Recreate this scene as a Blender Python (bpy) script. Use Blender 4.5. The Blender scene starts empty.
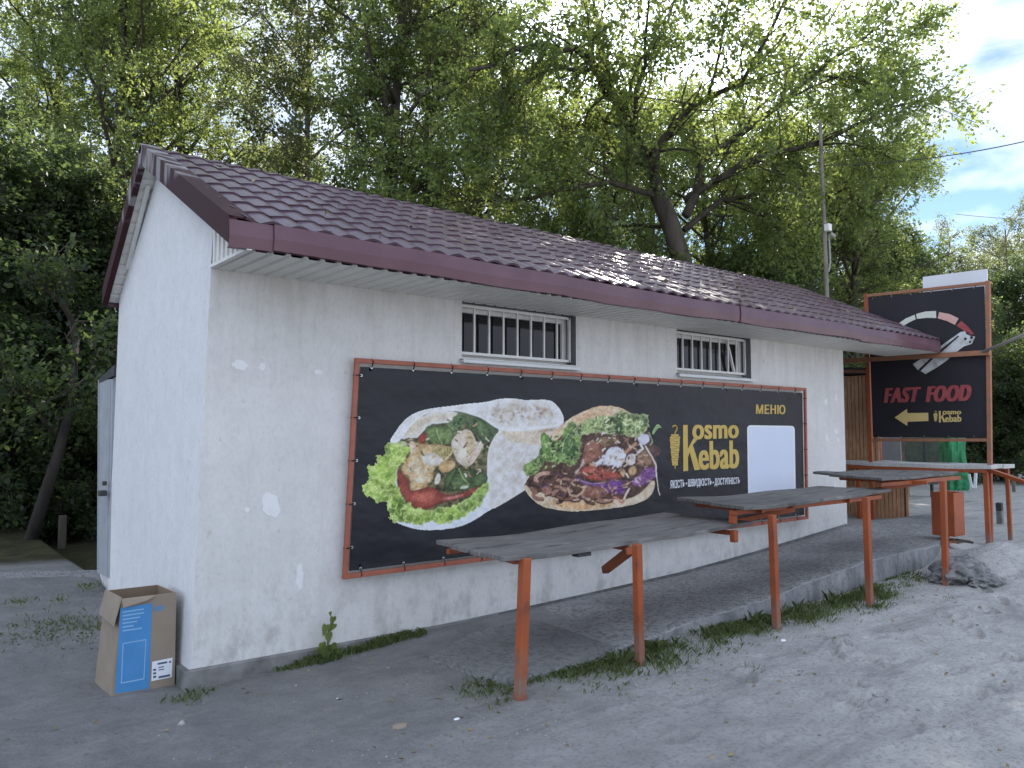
import bpy, bmesh, math, random
import numpy as np
from mathutils import Vector, Matrix

# ------------------------------------------------------------------ camera, sky, sun, exposure
# World frame: x runs along the front wall of the kiosk, y runs away from the road, z up, metres.
SC = bpy.context.scene
COL = SC.collection
rad = math.radians
F = 775.0                                   # focal length in pixels of a 1024 wide frame
PITCH = math.atan(47 / 775.0)
EYE = Vector((-1.657, -5.433, 1.6))
AX_R = Vector((0.77592, -0.63083, 0.0))     # camera right
AX_F = Vector((0.63083, 0.77592, 0.0))      # camera heading (level)

cam_d = bpy.data.cameras.new('camera')
cam = bpy.data.objects.new('camera', cam_d)
COL.objects.link(cam)
cam_d.sensor_width = 36.0
cam_d.lens = 36.0 * F / 1024.0
cam_d.clip_start = 0.05
cam_d.clip_end = 3000
cam.location = EYE
view = AX_F * math.cos(PITCH) + Vector((0, 0, math.sin(PITCH)))
cam.rotation_euler = view.to_track_quat('-Z', 'Y').to_euler()
SC.camera = cam

SUN_EL = rad(31.0)
sun_h = (AX_F * math.cos(rad(14)) + AX_R * math.sin(rad(14))).normalized()
SUN_DIR = (sun_h * math.cos(SUN_EL) + Vector((0, 0, math.sin(SUN_EL)))).normalized()
SUN_ROT = math.atan2(sun_h.x, sun_h.y)

CLOUD_FILL = 9.0
W = bpy.data.worlds.new('World')
SC.world = W
W.use_nodes = True
wt = W.node_tree
for n in list(wt.nodes):
    wt.nodes.remove(n)
def wn(t, **k):
    n = wt.nodes.new(t)
    for a, b in k.items():
        setattr(n, a, b)
    return n
sky = wn('ShaderNodeTexSky', sky_type='NISHITA', sun_disc=False, sun_elevation=SUN_EL, sun_rotation=SUN_ROT,
         altitude=100, air_density=1.0, dust_density=0.05, ozone_density=3.0)
tc = wn('ShaderNodeTexCoord')
mp = wn('ShaderNodeMapping')
mp.inputs['Scale'].default_value = (1.0, 1.0, 2.6)
mp.inputs['Location'].default_value = (0.35, 0.1, 0.0)
cn = wn('ShaderNodeTexNoise')
cn.inputs['Scale'].default_value = 2.6
cn.inputs['Detail'].default_value = 7
cn.inputs['Roughness'].default_value = 0.55
cr = wn('ShaderNodeValToRGB')
cr.color_ramp.elements[0].position = 0.50
cr.color_ramp.elements[1].position = 0.60
cmix = wn('ShaderNodeMix', data_type='RGBA')
# broken cloud, with unseen cover away from the sun added to brighten the shade
away = wn('ShaderNodeVectorMath', operation='DOT_PRODUCT')
away.inputs[1].default_value = (-sun_h.x, -sun_h.y, 0.25)
cov = wn('ShaderNodeMapRange')
cov.inputs[1].default_value = -0.4; cov.inputs[2].default_value = 0.8
cov.inputs[3].default_value = 0.045; cov.inputs[4].default_value = 0.16
cadd = wn('ShaderNodeMath', operation='ADD')
lum = wn('ShaderNodeMapRange')
lum.inputs[1].default_value = -0.3; lum.inputs[2].default_value = 0.7
lum.inputs[3].default_value = 8.5; lum.inputs[4].default_value = CLOUD_FILL
ccol = wn('ShaderNodeCombineColor')
wt.links.new(tc.outputs['Generated'], away.inputs[0])
wt.links.new(away.outputs['Value'], cov.inputs[0])
wt.links.new(away.outputs['Value'], lum.inputs[0])
nsun = wn('ShaderNodeVectorMath', operation='DOT_PRODUCT')
nsun.inputs[1].default_value = SUN_DIR
wt.links.new(tc.outputs['Generated'], nsun.inputs[0])
glow = wn('ShaderNodeMapRange')
glow.interpolation_type = 'SMOOTHERSTEP'
glow.inputs[1].default_value = 0.945; glow.inputs[2].default_value = 1.0
glow.inputs[3].default_value = 0.0; glow.inputs[4].default_value = 1.0
wt.links.new(nsun.outputs['Value'], glow.inputs[0])
gl2 = wn('ShaderNodeMath', operation='MULTIPLY_ADD')
gl2.inputs[1].default_value = 30.0
wt.links.new(glow.outputs[0], gl2.inputs[0]); wt.links.new(lum.outputs[0], gl2.inputs[2])
gl3 = wn('ShaderNodeMath', operation='MULTIPLY_ADD')
gl3.inputs[1].default_value = 0.30
wt.links.new(glow.outputs[0], gl3.inputs[0]); wt.links.new(cov.outputs[0], gl3.inputs[2])
for k_, f_ in enumerate((0.87, 0.98, 1.18)):
    q_ = wn('ShaderNodeMath', operation='MULTIPLY')
    q_.inputs[1].default_value = f_
    wt.links.new(gl2.outputs[0], q_.inputs[0])
    wt.links.new(q_.outputs[0], ccol.inputs[k_])
wt.links.new(ccol.outputs[0], cmix.inputs[7])
bg = wn('ShaderNodeBackground')
bg.inputs['Strength'].default_value = 0.08
wo = wn('ShaderNodeOutputWorld')
wt.links.new(tc.outputs['Generated'], mp.inputs['Vector'])
wt.links.new(mp.outputs['Vector'], cn.inputs['Vector'])
wt.links.new(cn.outputs['Fac'], cadd.inputs[0])
wt.links.new(gl3.outputs[0], cadd.inputs[1])
wt.links.new(cadd.outputs[0], cr.inputs['Fac'])
wt.links.new(cr.outputs['Color'], cmix.inputs[0])
wt.links.new(sky.outputs['Color'], cmix.inputs[6])
wt.links.new(cmix.outputs[2], bg.inputs['Color'])
wt.links.new(bg.outputs['Background'], wo.inputs['Surface'])

sun_d = bpy.data.lights.new('sun', 'SUN')
sun_d.energy = 5.0
sun_d.angle = rad(0.55)
sun_d.color = (1.0, 0.93, 0.82)
sun = bpy.data.objects.new('sun', sun_d)
COL.objects.link(sun)
sun.rotation_euler = SUN_DIR.to_track_quat('Z', 'Y').to_euler()
sun.location = (0, 0, 30)

vs = SC.view_settings
vs.view_transform = 'Standard'
vs.look = 'None'
vs.gamma = 1.0
vs.exposure = 1.03
vs.use_curve_mapping = False
SC.cycles.use_denoising = True
SC.cycles.max_bounces = 7
SC.cycles.diffuse_bounces = 4
SC.cycles.transmission_bounces = 4
SC.cycles.sample_clamp_indirect = 8

# ------------------------------------------------------------------ helpers
def ray(px, py):
    """direction of a photo pixel in the world frame (used to read sizes off the photograph)"""
    x = (px - 512) / F
    y = -(py - 384) / F
    c, s = math.cos(PITCH), math.sin(PITCH)
    return AX_R * x + AX_F * (c - s * y) + Vector((0, 0, s + c * y))

def on_y(px, py, y):
    r = ray(px, py)
    return EYE + r * ((y - EYE.y) / r.y)

def on_x(px, py, x):
    r = ray(px, py)
    return EYE + r * ((x - EYE.x) / r.x)

def on_z(px, py, z):
    r = ray(px, py)
    return EYE + r * ((z - EYE.z) / r.z)

def at_d(px, py, d):
    """the point that stands d metres ahead of the eye"""
    r = ray(px, py)
    return EYE + r * (d / r.dot(AX_F))

def project(X, Y, Z):
    """numpy: world -> photo pixel"""
    c, s = math.cos(PITCH), math.sin(PITCH)
    dx, dy, dz = X - EYE.x, Y - EYE.y, Z - EYE.z
    r = dx * AX_R.x + dy * AX_R.y
    f = dx * AX_F.x + dy * AX_F.y
    ff = f * c + dz * s
    uu = -f * s + dz * c
    return 512 + F * r / ff, 384 - F * uu / ff

def hash01(ix, iy, seed):
    h = (ix.astype(np.int64) * 374761393 + iy.astype(np.int64) * 668265263 + seed * 974711) & 0x7fffffff
    h = ((h ^ (h >> 13)) * 1274126177) & 0x7fffffff
    h = h ^ (h >> 16)
    return (h & 0xffff) / 65535.0

def vnoise(x, y, seed=0):
    x = np.asarray(x, float); y = np.asarray(y, float)
    ix, iy = np.floor(x), np.floor(y)
    fx, fy = x - ix, y - iy
    fx = fx * fx * (3 - 2 * fx); fy = fy * fy * (3 - 2 * fy)
    a = hash01(ix, iy, seed); b = hash01(ix + 1, iy, seed)
    c = hash01(ix, iy + 1, seed); d = hash01(ix + 1, iy + 1, seed)
    return (a * (1 - fx) + b * fx) * (1 - fy) + (c * (1 - fx) + d * fx) * fy

def fbm(x, y, seed=0, o=4):
    s = 0; a = 0.5
    for k in range(o):
        s = s + a * vnoise(x * 2 ** k, y * 2 ** k, seed + 17 * k)
        a *= 0.5
    return s / (1 - 0.5 ** o)

def smooth(a, b, x):
    t = np.clip((x - a) / (b - a), 0, 1)
    return t * t * (3 - 2 * t)

def tag(o, label, cat, group=None, kind=None):
    o['label'] = label
    o['category'] = cat
    if group:
        o['group'] = group
    if kind:
        o['kind'] = kind
    return o

def thing(name, label, cat, loc=(0, 0, 0), group=None):
    o = bpy.data.objects.new(name, None)
    o.empty_display_size = 0.2
    COL.objects.link(o)
    o.location = loc
    return tag(o, label, cat, group)

def link(name, me, mat, parent=None):
    o = bpy.data.objects.new(name, me)
    COL.objects.link(o)
    if mat is not None:
        for m in (mat if isinstance(mat, (list, tuple)) else [mat]):
            me.materials.append(m)
    if parent is not None:
        o.parent = parent
        p = parent
        off = Vector((0, 0, 0))
        while p is not None:
            off += p.location
            p = p.parent
        o.location = -off                       # meshes are built in world coordinates
    return o

def mesh_np(name, V, Fq, mat, parent=None, cols=None, smooth_=False, attr='tone'):
    """V (n,3), Fq (m,k) all faces of k corners"""
    V = np.asarray(V, np.float32); Fq = np.asarray(Fq, np.int32)
    me = bpy.data.meshes.new(name)
    k = Fq.shape[1]
    me.vertices.add(len(V)); me.vertices.foreach_set('co', V.ravel())
    me.loops.add(Fq.size); me.loops.foreach_set('vertex_index', Fq.ravel())
    me.polygons.add(len(Fq))
    me.polygons.foreach_set('loop_start', np.arange(0, Fq.size, k, dtype=np.int32))
    if smooth_:
        me.polygons.foreach_set('use_smooth', np.ones(len(Fq), bool))
    me.update(calc_edges=True)
    if cols is not None:
        a = me.color_attributes.new(attr, 'FLOAT_COLOR', 'POINT')
        c4 = np.ones((len(V), 4), np.float32); c4[:, :3] = cols
        a.data.foreach_set('color', c4.ravel())
    return link(name, me, mat, parent)

class MB:
    """collects boxes, bars, prisms and tubes and links them as one mesh"""
    def __init__(s):
        s.v = []; s.f = []
    def add(s, vs_, fs):
        b = len(s.v)
        s.v += [tuple(v) for v in vs_]
        s.f += [tuple(b + i for i in f) for f in fs]
        return s
    def box(s, x0, x1, y0, y1, z0, z1):
        return s.add([(x0, y0, z0), (x1, y0, z0), (x1, y1, z0), (x0, y1, z0), (x0, y0, z1), (x1, y0, z1), (x1, y1, z1), (x0, y1, z1)],
                     [(3, 2, 1, 0), (4, 5, 6, 7), (0, 1, 5, 4), (1, 2, 6, 5), (2, 3, 7, 6), (3, 0, 4, 7)])
    def bar(s, a, b, w, h=None, up=(0, 0, 1)):
        """square tube from a to b"""
        h = h or w
        a = Vector(a); b = Vector(b)
        d = (b - a).normalized()
        u = Vector(up)
        if abs(d.dot(u)) > 0.95:
            u = Vector((1, 0, 0))
        r = d.cross(u).normalized(); u = r.cross(d)
        vs_ = []
        for p in (a, b):
            for sx, sy in ((-1, -1), (1, -1), (1, 1), (-1, 1)):
                vs_.append(p + r * (sx * w / 2) + u * (sy * h / 2))
        return s.add(vs_, [(0, 1, 2, 3), (7, 6, 5, 4), (0, 4, 5, 1), (1, 5, 6, 2), (2, 6, 7, 3), (3, 7, 4, 0)])
    def tube(s, pts, r0, r1=None, n=8):
        r1 = r0 if r1 is None else r1
        pts = [Vector(p) for p in pts]
        rings = []
        ref = Vector((0.3, 0.9, 0.1)).normalized()
        for i, p in enumerate(pts):
            d = (pts[min(i + 1, len(pts) - 1)] - pts[max(i - 1, 0)]).normalized()
            if abs(d.dot(ref)) > 0.95:
                ref = Vector((0.9, -0.2, 0.3)).normalized()
            a = d.cross(ref).normalized(); b = d.cross(a)
            r = r0 + (r1 - r0) * i / max(1, len(pts) - 1)
            rings.append([p + a * (r * math.cos(2 * math.pi * k / n)) + b * (r * math.sin(2 * math.pi * k / n)) for k in range(n)])
        vs_ = [v for rg in rings for v in rg]
        fs = []
        for i in range(len(rings) - 1):
            for k in range(n):
                fs.append((i * n + k, i * n + (k + 1) % n, (i + 1) * n + (k + 1) % n, (i + 1) * n + k))
        fs.append(tuple(range(n - 1, -1, -1)))
        fs.append(tuple((len(rings) - 1) * n + k for k in range(n)))
        return s.add(vs_, fs)
    def quad(s, a, b, c, d):
        return s.add([a, b, c, d], [(0, 1, 2, 3)])
    def prism(s, poly, ax, lo, hi):
        """poly of 2D points, extruded along axis ax (0,1,2) from lo to hi"""
        n = len(poly)
        def mk(p, h):
            return {0: (h, p[0], p[1]), 1: (p[0], h, p[1]), 2: (p[0], p[1], h)}[ax]
        vs_ = [mk(p, lo) for p in poly] + [mk(p, hi) for p in poly]
        fs = [tuple(range(n - 1, -1, -1)), tuple(range(n, 2 * n))]
        for i in range(n):
            j = (i + 1) % n
            fs.append((i, j, n + j, n + i))
        return s.add(vs_, fs)
    def build(s, name, mat, parent=None, bevel=0.0, smooth_=False, seg=1):
        me = bpy.data.meshes.new(name)
        me.from_pydata(s.v, [], s.f)
        bm = bmesh.new(); bm.from_mesh(me)
        bmesh.ops.recalc_face_normals(bm, faces=bm.faces)
        if bevel:
            es = [e for e in bm.edges if len(e.link_faces) == 2 and e.calc_face_angle(0) > 0.5]
            bmesh.ops.bevel(bm, geom=es, offset=bevel, segments=seg, affect='EDGES', clamp_overlap=True)
        if smooth_:
            for f in bm.faces:
                f.smooth = True
        bm.to_mesh(me); bm.free()
        return link(name, me, mat, parent)

# ------------------------------------------------------------------ materials
def new_mat(name):
    m = bpy.data.materials.new(name); m.use_nodes = True
    t = m.node_tree
    for n in list(t.nodes):
        t.nodes.remove(n)
    return m, t

def N(t, typ, ins=None, **k):
    n = t.nodes.new(typ)
    for a, b in k.items():
        setattr(n, a, b)
    for a, b in (ins or {}).items():
        n.inputs[a].default_value = b
    return n

def ramp(t, fac, stops):
    r = N(t, 'ShaderNodeValToRGB')
    e = r.color_ramp.elements
    while len(e) < len(stops):
        e.new(0.5)
    for i, (p, c) in enumerate(stops):
        e[i].position = p
        e[i].color = (*c, 1) if not isinstance(c, float) else (c, c, c, 1)
    t.links.new(fac, r.inputs['Fac'])
    return r.outputs['Color']

def noise(t, scale, detail=5, rough=0.55, vec=None, dist=0.0, coord='Object', mapscale=None):
    if vec is None:
        c = N(t, 'ShaderNodeTexCoord')
        vec = c.outputs[coord]
    if mapscale:
        mpn = N(t, 'ShaderNodeMapping', {'Scale': mapscale})
        t.links.new(vec, mpn.inputs['Vector']); vec = mpn.outputs['Vector']
    n = N(t, 'ShaderNodeTexNoise', {'Scale': scale, 'Detail': detail, 'Roughness': rough, 'Distortion': dist})
    t.links.new(vec, n.inputs['Vector'])
    return n.outputs['Fac']

def mixc(t, fac, a, b, mode='MIX'):
    m = N(t, 'ShaderNodeMix', data_type='RGBA', blend_type=mode)
    for s, i in ((fac, 0), (a, 6), (b, 7)):
        if hasattr(s, 'is_output'):
            t.links.new(s, m.inputs[i])
        elif isinstance(s, (int, float)):
            m.inputs[i].default_value = s
        else:
            m.inputs[i].default_value = (*s, 1)
    return m.outputs[2]

def finish(t, color, rough=0.8, metal=0.0, bump=None, bstr=0.3, bdist=0.01, spec=0.5, coat=0.0):
    p = N(t, 'ShaderNodeBsdfPrincipled', {'Metallic': metal, 'Specular IOR Level': spec, 'Coat Weight': coat})
    if hasattr(rough, 'is_output'):
        t.links.new(rough, p.inputs['Roughness'])
    else:
        p.inputs['Roughness'].default_value = rough
    if hasattr(color, 'is_output'):
        t.links.new(color, p.inputs['Base Color'])
    else:
        p.inputs['Base Color'].default_value = (*color, 1)
    if bump is not None:
        b = N(t, 'ShaderNodeBump', {'Strength': bstr, 'Distance': bdist})
        t.links.new(bump, b.inputs['Height'])
        t.links.new(b.outputs['Normal'], p.inputs['Normal'])
    o = N(t, 'ShaderNodeOutputMaterial')
    t.links.new(p.outputs['BSDF'], o.inputs['Surface'])
    return p

def simple(name, c1, c2=None, scale=8.0, rough=0.7, metal=0.0, bstr=0.15, bdist=0.004, lo=0.35, hi=0.65, spec=0.5, mapscale=None, detail=6, coat=0.0):
    m, t = new_mat(name)
    n = noise(t, scale, detail, mapscale=mapscale)
    c = ramp(t, n, [(lo, c1), (hi, c2 or c1)])
    finish(t, c, rough, metal, n, bstr, bdist, spec, coat)
    return m

def mat_plaster(name, base, stain, high=.35, low=.6):
    m, t = new_mat(name)
    big = noise(t, 0.9, 6, 0.6)
    drip = noise(t, 3.0, 6, 0.65, mapscale=(3.0, 3.0, 0.45))
    grit = noise(t, 34, 5, 0.75, mapscale=(1.0, 1.0, 0.6))
    mot = noise(t, 5.5, 6, 0.7)
    speck = noise(t, 14, 3, 0.5)
    c = mixc(t, ramp(t, big, [(0.38, 0.0), (0.72, 0.42)]), base, stain)
    c = mixc(t, ramp(t, drip, [(0.52, 0.0), (0.75, 0.35)]), c, stain)
    c = mixc(t, ramp(t, speck, [(0.66, 0.0), (0.74, 0.35)]), c, tuple(x * 0.72 for x in stain))
    gp_ = N(t, 'ShaderNodeNewGeometry'); sz_ = N(t, 'ShaderNodeSeparateXYZ'); t.links.new(gp_.outputs['Position'], sz_.inputs[0])
    lowm = N(t, 'ShaderNodeMapRange', {1: 0.05, 2: 0.75, 3: 1.0, 4: 0.0}); t.links.new(sz_.outputs['Z'], lowm.inputs[0])
    spl = noise(t, 4.5, 7, 0.7, mapscale=(1.3, 1.3, 0.8))
    lm = N(t, 'ShaderNodeMath', operation='MULTIPLY'); t.links.new(lowm.outputs[0], lm.inputs[0]); t.links.new(ramp(t, spl, [(0.48, 0.0), (0.64, low)]), lm.inputs[1])
    c = mixc(t, lm.outputs[0], c, tuple(x * 0.62 for x in stain))
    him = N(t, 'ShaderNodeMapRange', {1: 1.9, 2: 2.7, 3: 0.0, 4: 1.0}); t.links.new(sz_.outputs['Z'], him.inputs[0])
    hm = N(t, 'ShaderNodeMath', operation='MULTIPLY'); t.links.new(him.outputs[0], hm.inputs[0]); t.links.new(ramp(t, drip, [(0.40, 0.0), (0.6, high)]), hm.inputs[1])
    c = mixc(t, hm.outputs[0], c, (0.47, 0.455, 0.40))  # dirt drips below the eave, with its yellowish shade tone painted in
    c = mixc(t, ramp(t, grit, [(0.36, 0.17), (0.52, 0.0)]), c, tuple(x * 0.62 for x in stain))
    c = mixc(t, ramp(t, mot, [(0.36, 0.15), (0.56, 0.0)]), c, tuple(x * 0.74 for x in stain))
    finish(t, c, 0.92, 0, grit, 0.55, 0.008, 0.2)
    return m

M = {}
M['plaster'] = mat_plaster('wall_plaster', (0.72, 0.71, 0.70), (0.54, 0.53, 0.50))
M['plaster_side'] = mat_plaster('gable_plaster', (0.73, 0.735, 0.75), (0.60, 0.60, 0.60), 0.0, .25)
M['patch'] = simple('fresh_whitewash', (0.79, 0.79, 0.80), (0.75, 0.75, 0.755), 20, 0.9)
M['plinth'] = simple('plinth_cement', (0.12, 0.118, 0.115), (0.25, 0.245, 0.24), 5, 0.95, bstr=0.7, bdist=0.02)
M['soffit'] = simple('soffit_sheet', (0.66, 0.66, 0.62), (0.74, 0.74, 0.70), 3, 0.4)
M['plum'] = simple('plum_metal', (0.090, 0.032, 0.047), (0.125, 0.055, 0.075), 2.5, 0.36, 0.0, 0.05, 0.004, coat=0.15)
M['reveal'] = simple('reveal_grey', (0.13, 0.135, 0.15), (0.17, 0.17, 0.18), 8, 0.8)
M['white_paint'] = simple('white_paint', (0.70, 0.69, 0.66), (0.78, 0.77, 0.75), 12, 0.5)
M['door_grey'] = simple('door_paint', (0.29, 0.31, 0.34), (0.36, 0.38, 0.41), 5, 0.55)
M['sill'] = simple('sill_metal', (0.60, 0.62, 0.62), (0.66, 0.68, 0.68), 6, 0.4)
M['orange'] = simple('orange_paint', (0.34, 0.082, 0.026), (0.20, 0.058, 0.03), 9, 0.5, lo=0.42, hi=0.72)
m, t = new_mat('orange_paint_worn')
n1 = noise(t, 7, 6, 0.65); n2 = noise(t, 45, 4, 0.6); n3 = noise(t, 2.2, 4, 0.6)
c = ramp(t, n3, [(0.35, (0.36, 0.085, 0.024)), (0.65, (0.27, 0.066, 0.026))])
c = mixc(t, ramp(t, n1, [(0.54, 0.0), (0.68, 0.6)]), c, (0.12, 0.045, 0.025))
g_ = N(t, 'ShaderNodeNewGeometry'); s_ = N(t, 'ShaderNodeSeparateXYZ'); t.links.new(g_.outputs['Position'], s_.inputs[0])
lo_ = N(t, 'ShaderNodeMapRange', {1: 0.02, 2: 0.30, 3: 0.75, 4: 0.0}); t.links.new(s_.outputs['Z'], lo_.inputs[0])
lm_ = N(t, 'ShaderNodeMath', operation='MULTIPLY'); t.links.new(lo_.outputs[0], lm_.inputs[0]); t.links.new(ramp(t, n1, [(0.38, 0.1), (0.55, 1.0)]), lm_.inputs[1])
c = mixc(t, lm_.outputs[0], c, (0.20, 0.17, 0.145))
finish(t, c, 0.55, 0, n2, 0.25, 0.003, 0.4)
M['orange'] = m
M['rust'] = simple('rusty_orange', (0.36, 0.14, 0.07), (0.24, 0.13, 0.085), 10, 0.7)
M['banner_frame'] = simple('banner_frame_paint', (0.38, 0.115, 0.07), (0.30, 0.09, 0.055), 9, 0.55)
M['tie'] = simple('black_tie', (0.015, 0.015, 0.016), None, 8, 0.6)
M['eyelet'] = simple('eyelet_metal', (0.55, 0.55, 0.55), None, 8, 0.35, 0.8)
M['dark'] = simple('dark_metal', (0.03, 0.03, 0.035), (0.05, 0.05, 0.05), 9, 0.6)
M['gold'] = simple('gold_print', (0.56, 0.385, 0.085), (0.61, 0.43, 0.12), 1.3, 0.55)
M['print_white'] = simple('white_print', (0.74, 0.76, 0.82), (0.78, 0.80, 0.85), 1.0, 0.4)
M['menu'] = simple('menu_sheet', (0.62, 0.68, 0.83), (0.66, 0.72, 0.86), 0.8, 0.35)
M['arrow'] = simple('arrow_print', (0.60, 0.44, 0.17), (0.64, 0.48, 0.20), 2, 0.6)
M['red_print'] = simple('red_print', (0.37, 0.072, 0.078), (0.29, 0.05, 0.055), 9, 0.6)
M['pink_print'] = simple('pink_print', (0.62, 0.35, 0.31), (0.66, 0.42, 0.37), 3, 0.6)
M['cream_print'] = simple('cream_print', (0.62, 0.63, 0.56), (0.66, 0.67, 0.60), 3, 0.6)
M['concrete'] = None
M['cardboard'] = simple('cardboard', (0.25, 0.205, 0.155), (0.29, 0.24, 0.185), 6, 0.85)
M['box_inside'] = simple('cardboard_inside', (0.22, 0.16, 0.11), None, 6, 0.9)
M['box_blue'] = simple('blue_ink', (0.055, 0.23, 0.50), (0.065, 0.26, 0.55), 6, 0.6)
M['box_pale'] = simple('pale_ink', (0.25, 0.45, 0.70), None, 6, 0.6)
M['ink'] = simple('dark_ink', (0.05, 0.09, 0.16), None, 6, 0.7)
M['bark'] = simple('bark', (0.035, 0.028, 0.022), (0.085, 0.07, 0.055), 6, 0.95, bstr=0.9, bdist=0.03, mapscale=(1, 1, 0.25))
M['dark_bark'] = simple('dark_bark', (0.018, 0.015, 0.012), (0.04, 0.034, 0.028), 6, 0.95, bstr=0.9, bdist=0.03, mapscale=(1, 1, 0.25))
M['pale_bark'] = simple('pale_bark', (0.10, 0.09, 0.075), (0.20, 0.18, 0.15), 5, 0.95, bstr=0.8, bdist=0.02, mapscale=(1, 1, 0.3))
M['pole'] = simple('pole_paint', (0.13, 0.115, 0.10), (0.25, 0.22, 0.19), 4, 0.7)
M['grey_pipe'] = simple('grey_pipe', (0.30, 0.28, 0.27), None, 5, 0.5)
M['white_plastic'] = simple('white_plastic', (0.72, 0.74, 0.78), (0.68, 0.70, 0.75), 2, 0.45)
M['green_sheet'] = simple('green_sheet', (0.010, 0.13, 0.045), (0.02, 0.27, 0.10), 5, 0.4, bstr=0.8, bdist=0.05)
M['stone'] = simple('broken_concrete', (0.10, 0.10, 0.10), (0.26, 0.257, 0.255), 9, 0.95, bstr=0.9, bdist=0.03)
M['glass'] = None

m, t = new_mat('window_glass')
finish(t, (0.010, 0.010, 0.010), 0.06, 0, None, spec=0.35)
M['glass'] = m

m, t = new_mat('banner_vinyl')
w1 = noise(t, 1.6, 3, 0.5, mapscale=(1, 1, 1.6))
finish(t, ramp(t, w1, [(0.3, (0.016, 0.017, 0.022)), (0.7, (0.021, 0.022, 0.027))]), 0.45, 0, w1, 0.5, 0.10, 0.32)
M['vinyl'] = m
m, t = new_mat('sign_vinyl')
w1 = noise(t, 2.0, 3, 0.5)
finish(t, ramp(t, w1, [(0.3, (0.015, 0.014, 0.019)), (0.7, (0.021, 0.019, 0.025))]), 0.5, 0, w1, 0.25, 0.05, 0.35)
M['sign_vinyl'] = m

m, t = new_mat('printed_picture')
a = N(t, 'ShaderNodeVertexColor', layer_name='tone')
finish(t, a.outputs['Color'], 0.5, 0, None, spec=0.35)
M['picture'] = m

M['ridge'] = simple('ridge_metal', (0.075, 0.050, 0.060), (0.11, 0.08, 0.09), 4, 0.4)
# weathered planks
def mat_wood(name, c1, c2, sx, sy):
    m, t = new_mat(name)
    g = noise(t, 7, 7, 0.65, mapscale=(sx, sy, 1.0))
    b = noise(t, 1.7, 4, 0.5)
    c = ramp(t, g, [(0.32, c1), (0.68, c2)])
    c = mixc(t, ramp(t, b, [(0.4, 0.0), (0.75, 0.5)]), c, tuple(x * 0.6 for x in c1))
    finish(t, c, 0.8, 0, g, 0.6, 0.006, 0.3)
    return m
M['plank'] = mat_wood('weathered_plank', (0.078, 0.074, 0.071), (0.25, 0.238, 0.225), 0.5, 9.0)
M['plank_lit'] = mat_wood('skylit_plank', (0.42, 0.41, 0.40), (0.62, 0.61, 0.60), 0.5, 9.0)  # sky light on the far tabletop put into a paler plank colour
M['plank_end'] = mat_wood('plank_edge', (0.055, 0.045, 0.038), (0.15, 0.125, 0.105), 1.0, 4.0)
M['slat'] = mat_wood('brown_slat', (0.50, 0.25, 0.13), (0.72, 0.46, 0.29), 5.0, 5.0)

# metal roof
m, t = new_mat('roof_sheet')
n1 = noise(t, 3.0, 6, 0.6); n2 = noise(t, 40, 3, 0.6)
c = ramp(t, n1, [(0.3, (0.085, 0.046, 0.064)), (0.7, (0.130, 0.085, 0.108))])
c = mixc(t, ramp(t, n2, [(0.6, 0.0), (0.8, 0.4)]), c, (0.20, 0.18, 0.17))
finish(t, c, ramp(t, n1, [(0.3, 0.24), (0.7, 0.38)]), 0.0, n2, 0.08, 0.003, 0.6)
M['roof'] = m

# verge flashing with peeling and reflected glare painted as pale patches near the top
m, t = new_mat('worn_glint_plum_metal')
n1 = noise(t, 3.2, 3, 0.5, mapscale=(1, 3.0, 0.5))
g = N(t, 'ShaderNodeNewGeometry'); sx = N(t, 'ShaderNodeSeparateXYZ')
t.links.new(g.outputs['Position'], sx.inputs[0])
mr = N(t, 'ShaderNodeMapRange', {1: 3.44, 2: 3.50, 3: 0.0, 4: 1.0})
t.links.new(sx.outputs['Z'], mr.inputs[0])
mm = N(t, 'ShaderNodeMath', operation='MULTIPLY')
t.links.new(ramp(t, n1, [(0.47, 0.0), (0.56, 1.0)]), mm.inputs[0]); t.links.new(mr.outputs[0], mm.inputs[1])
c = mixc(t, mm.outputs[0], (0.050, 0.021, 0.024), (0.26, 0.24, 0.24))
finish(t, c, 0.55, 0, n1, 0.05, 0.003, 0.10)
M['worn_glint_plum'] = m

# concrete of the platform
def mat_concrete(name, c1, c2, dark):
    m, t = new_mat(name)
    a_ = noise(t, 1.3, 7, 0.62); b_ = noise(t, 22, 6, 0.7); s_ = noise(t, 5, 5, 0.6, mapscale=(1.6, 1.6, 0.35))
    vo = N(t, 'ShaderNodeTexVoronoi', {'Scale': 45.0}, feature='F1')
    tcx = N(t, 'ShaderNodeTexCoord'); t.links.new(tcx.outputs['Object'], vo.inputs['Vector'])
    c = ramp(t, a_, [(0.35, c1), (0.68, c2)])
    c = mixc(t, ramp(t, b_, [(0.40, 0.75), (0.52, 0.0)]), c, dark)
    c = mixc(t, ramp(t, vo.outputs['Distance'], [(0.10, 0.3), (0.25, 0.0)]), c, (0.40, 0.40, 0.40))
    c = mixc(t, ramp(t, s_, [(0.55, 0.0), (0.72, 0.45)]), c, dark)
    h = N(t, 'ShaderNodeMath', operation='ADD')
    t.links.new(b_, h.inputs[0]); t.links.new(vo.outputs['Distance'], h.inputs[1])
    finish(t, c, 0.95, 0, h.outputs[0], 0.6, 0.02, 0.2)
    return m
M['concrete'] = mat_concrete('rough_concrete', (0.30, 0.30, 0.305), (0.42, 0.42, 0.42), (0.15, 0.15, 0.155))
M['slab'] = mat_concrete('slab_concrete', (0.21, 0.21, 0.215), (0.27, 0.27, 0.27), (0.14, 0.14, 0.14))

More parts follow.
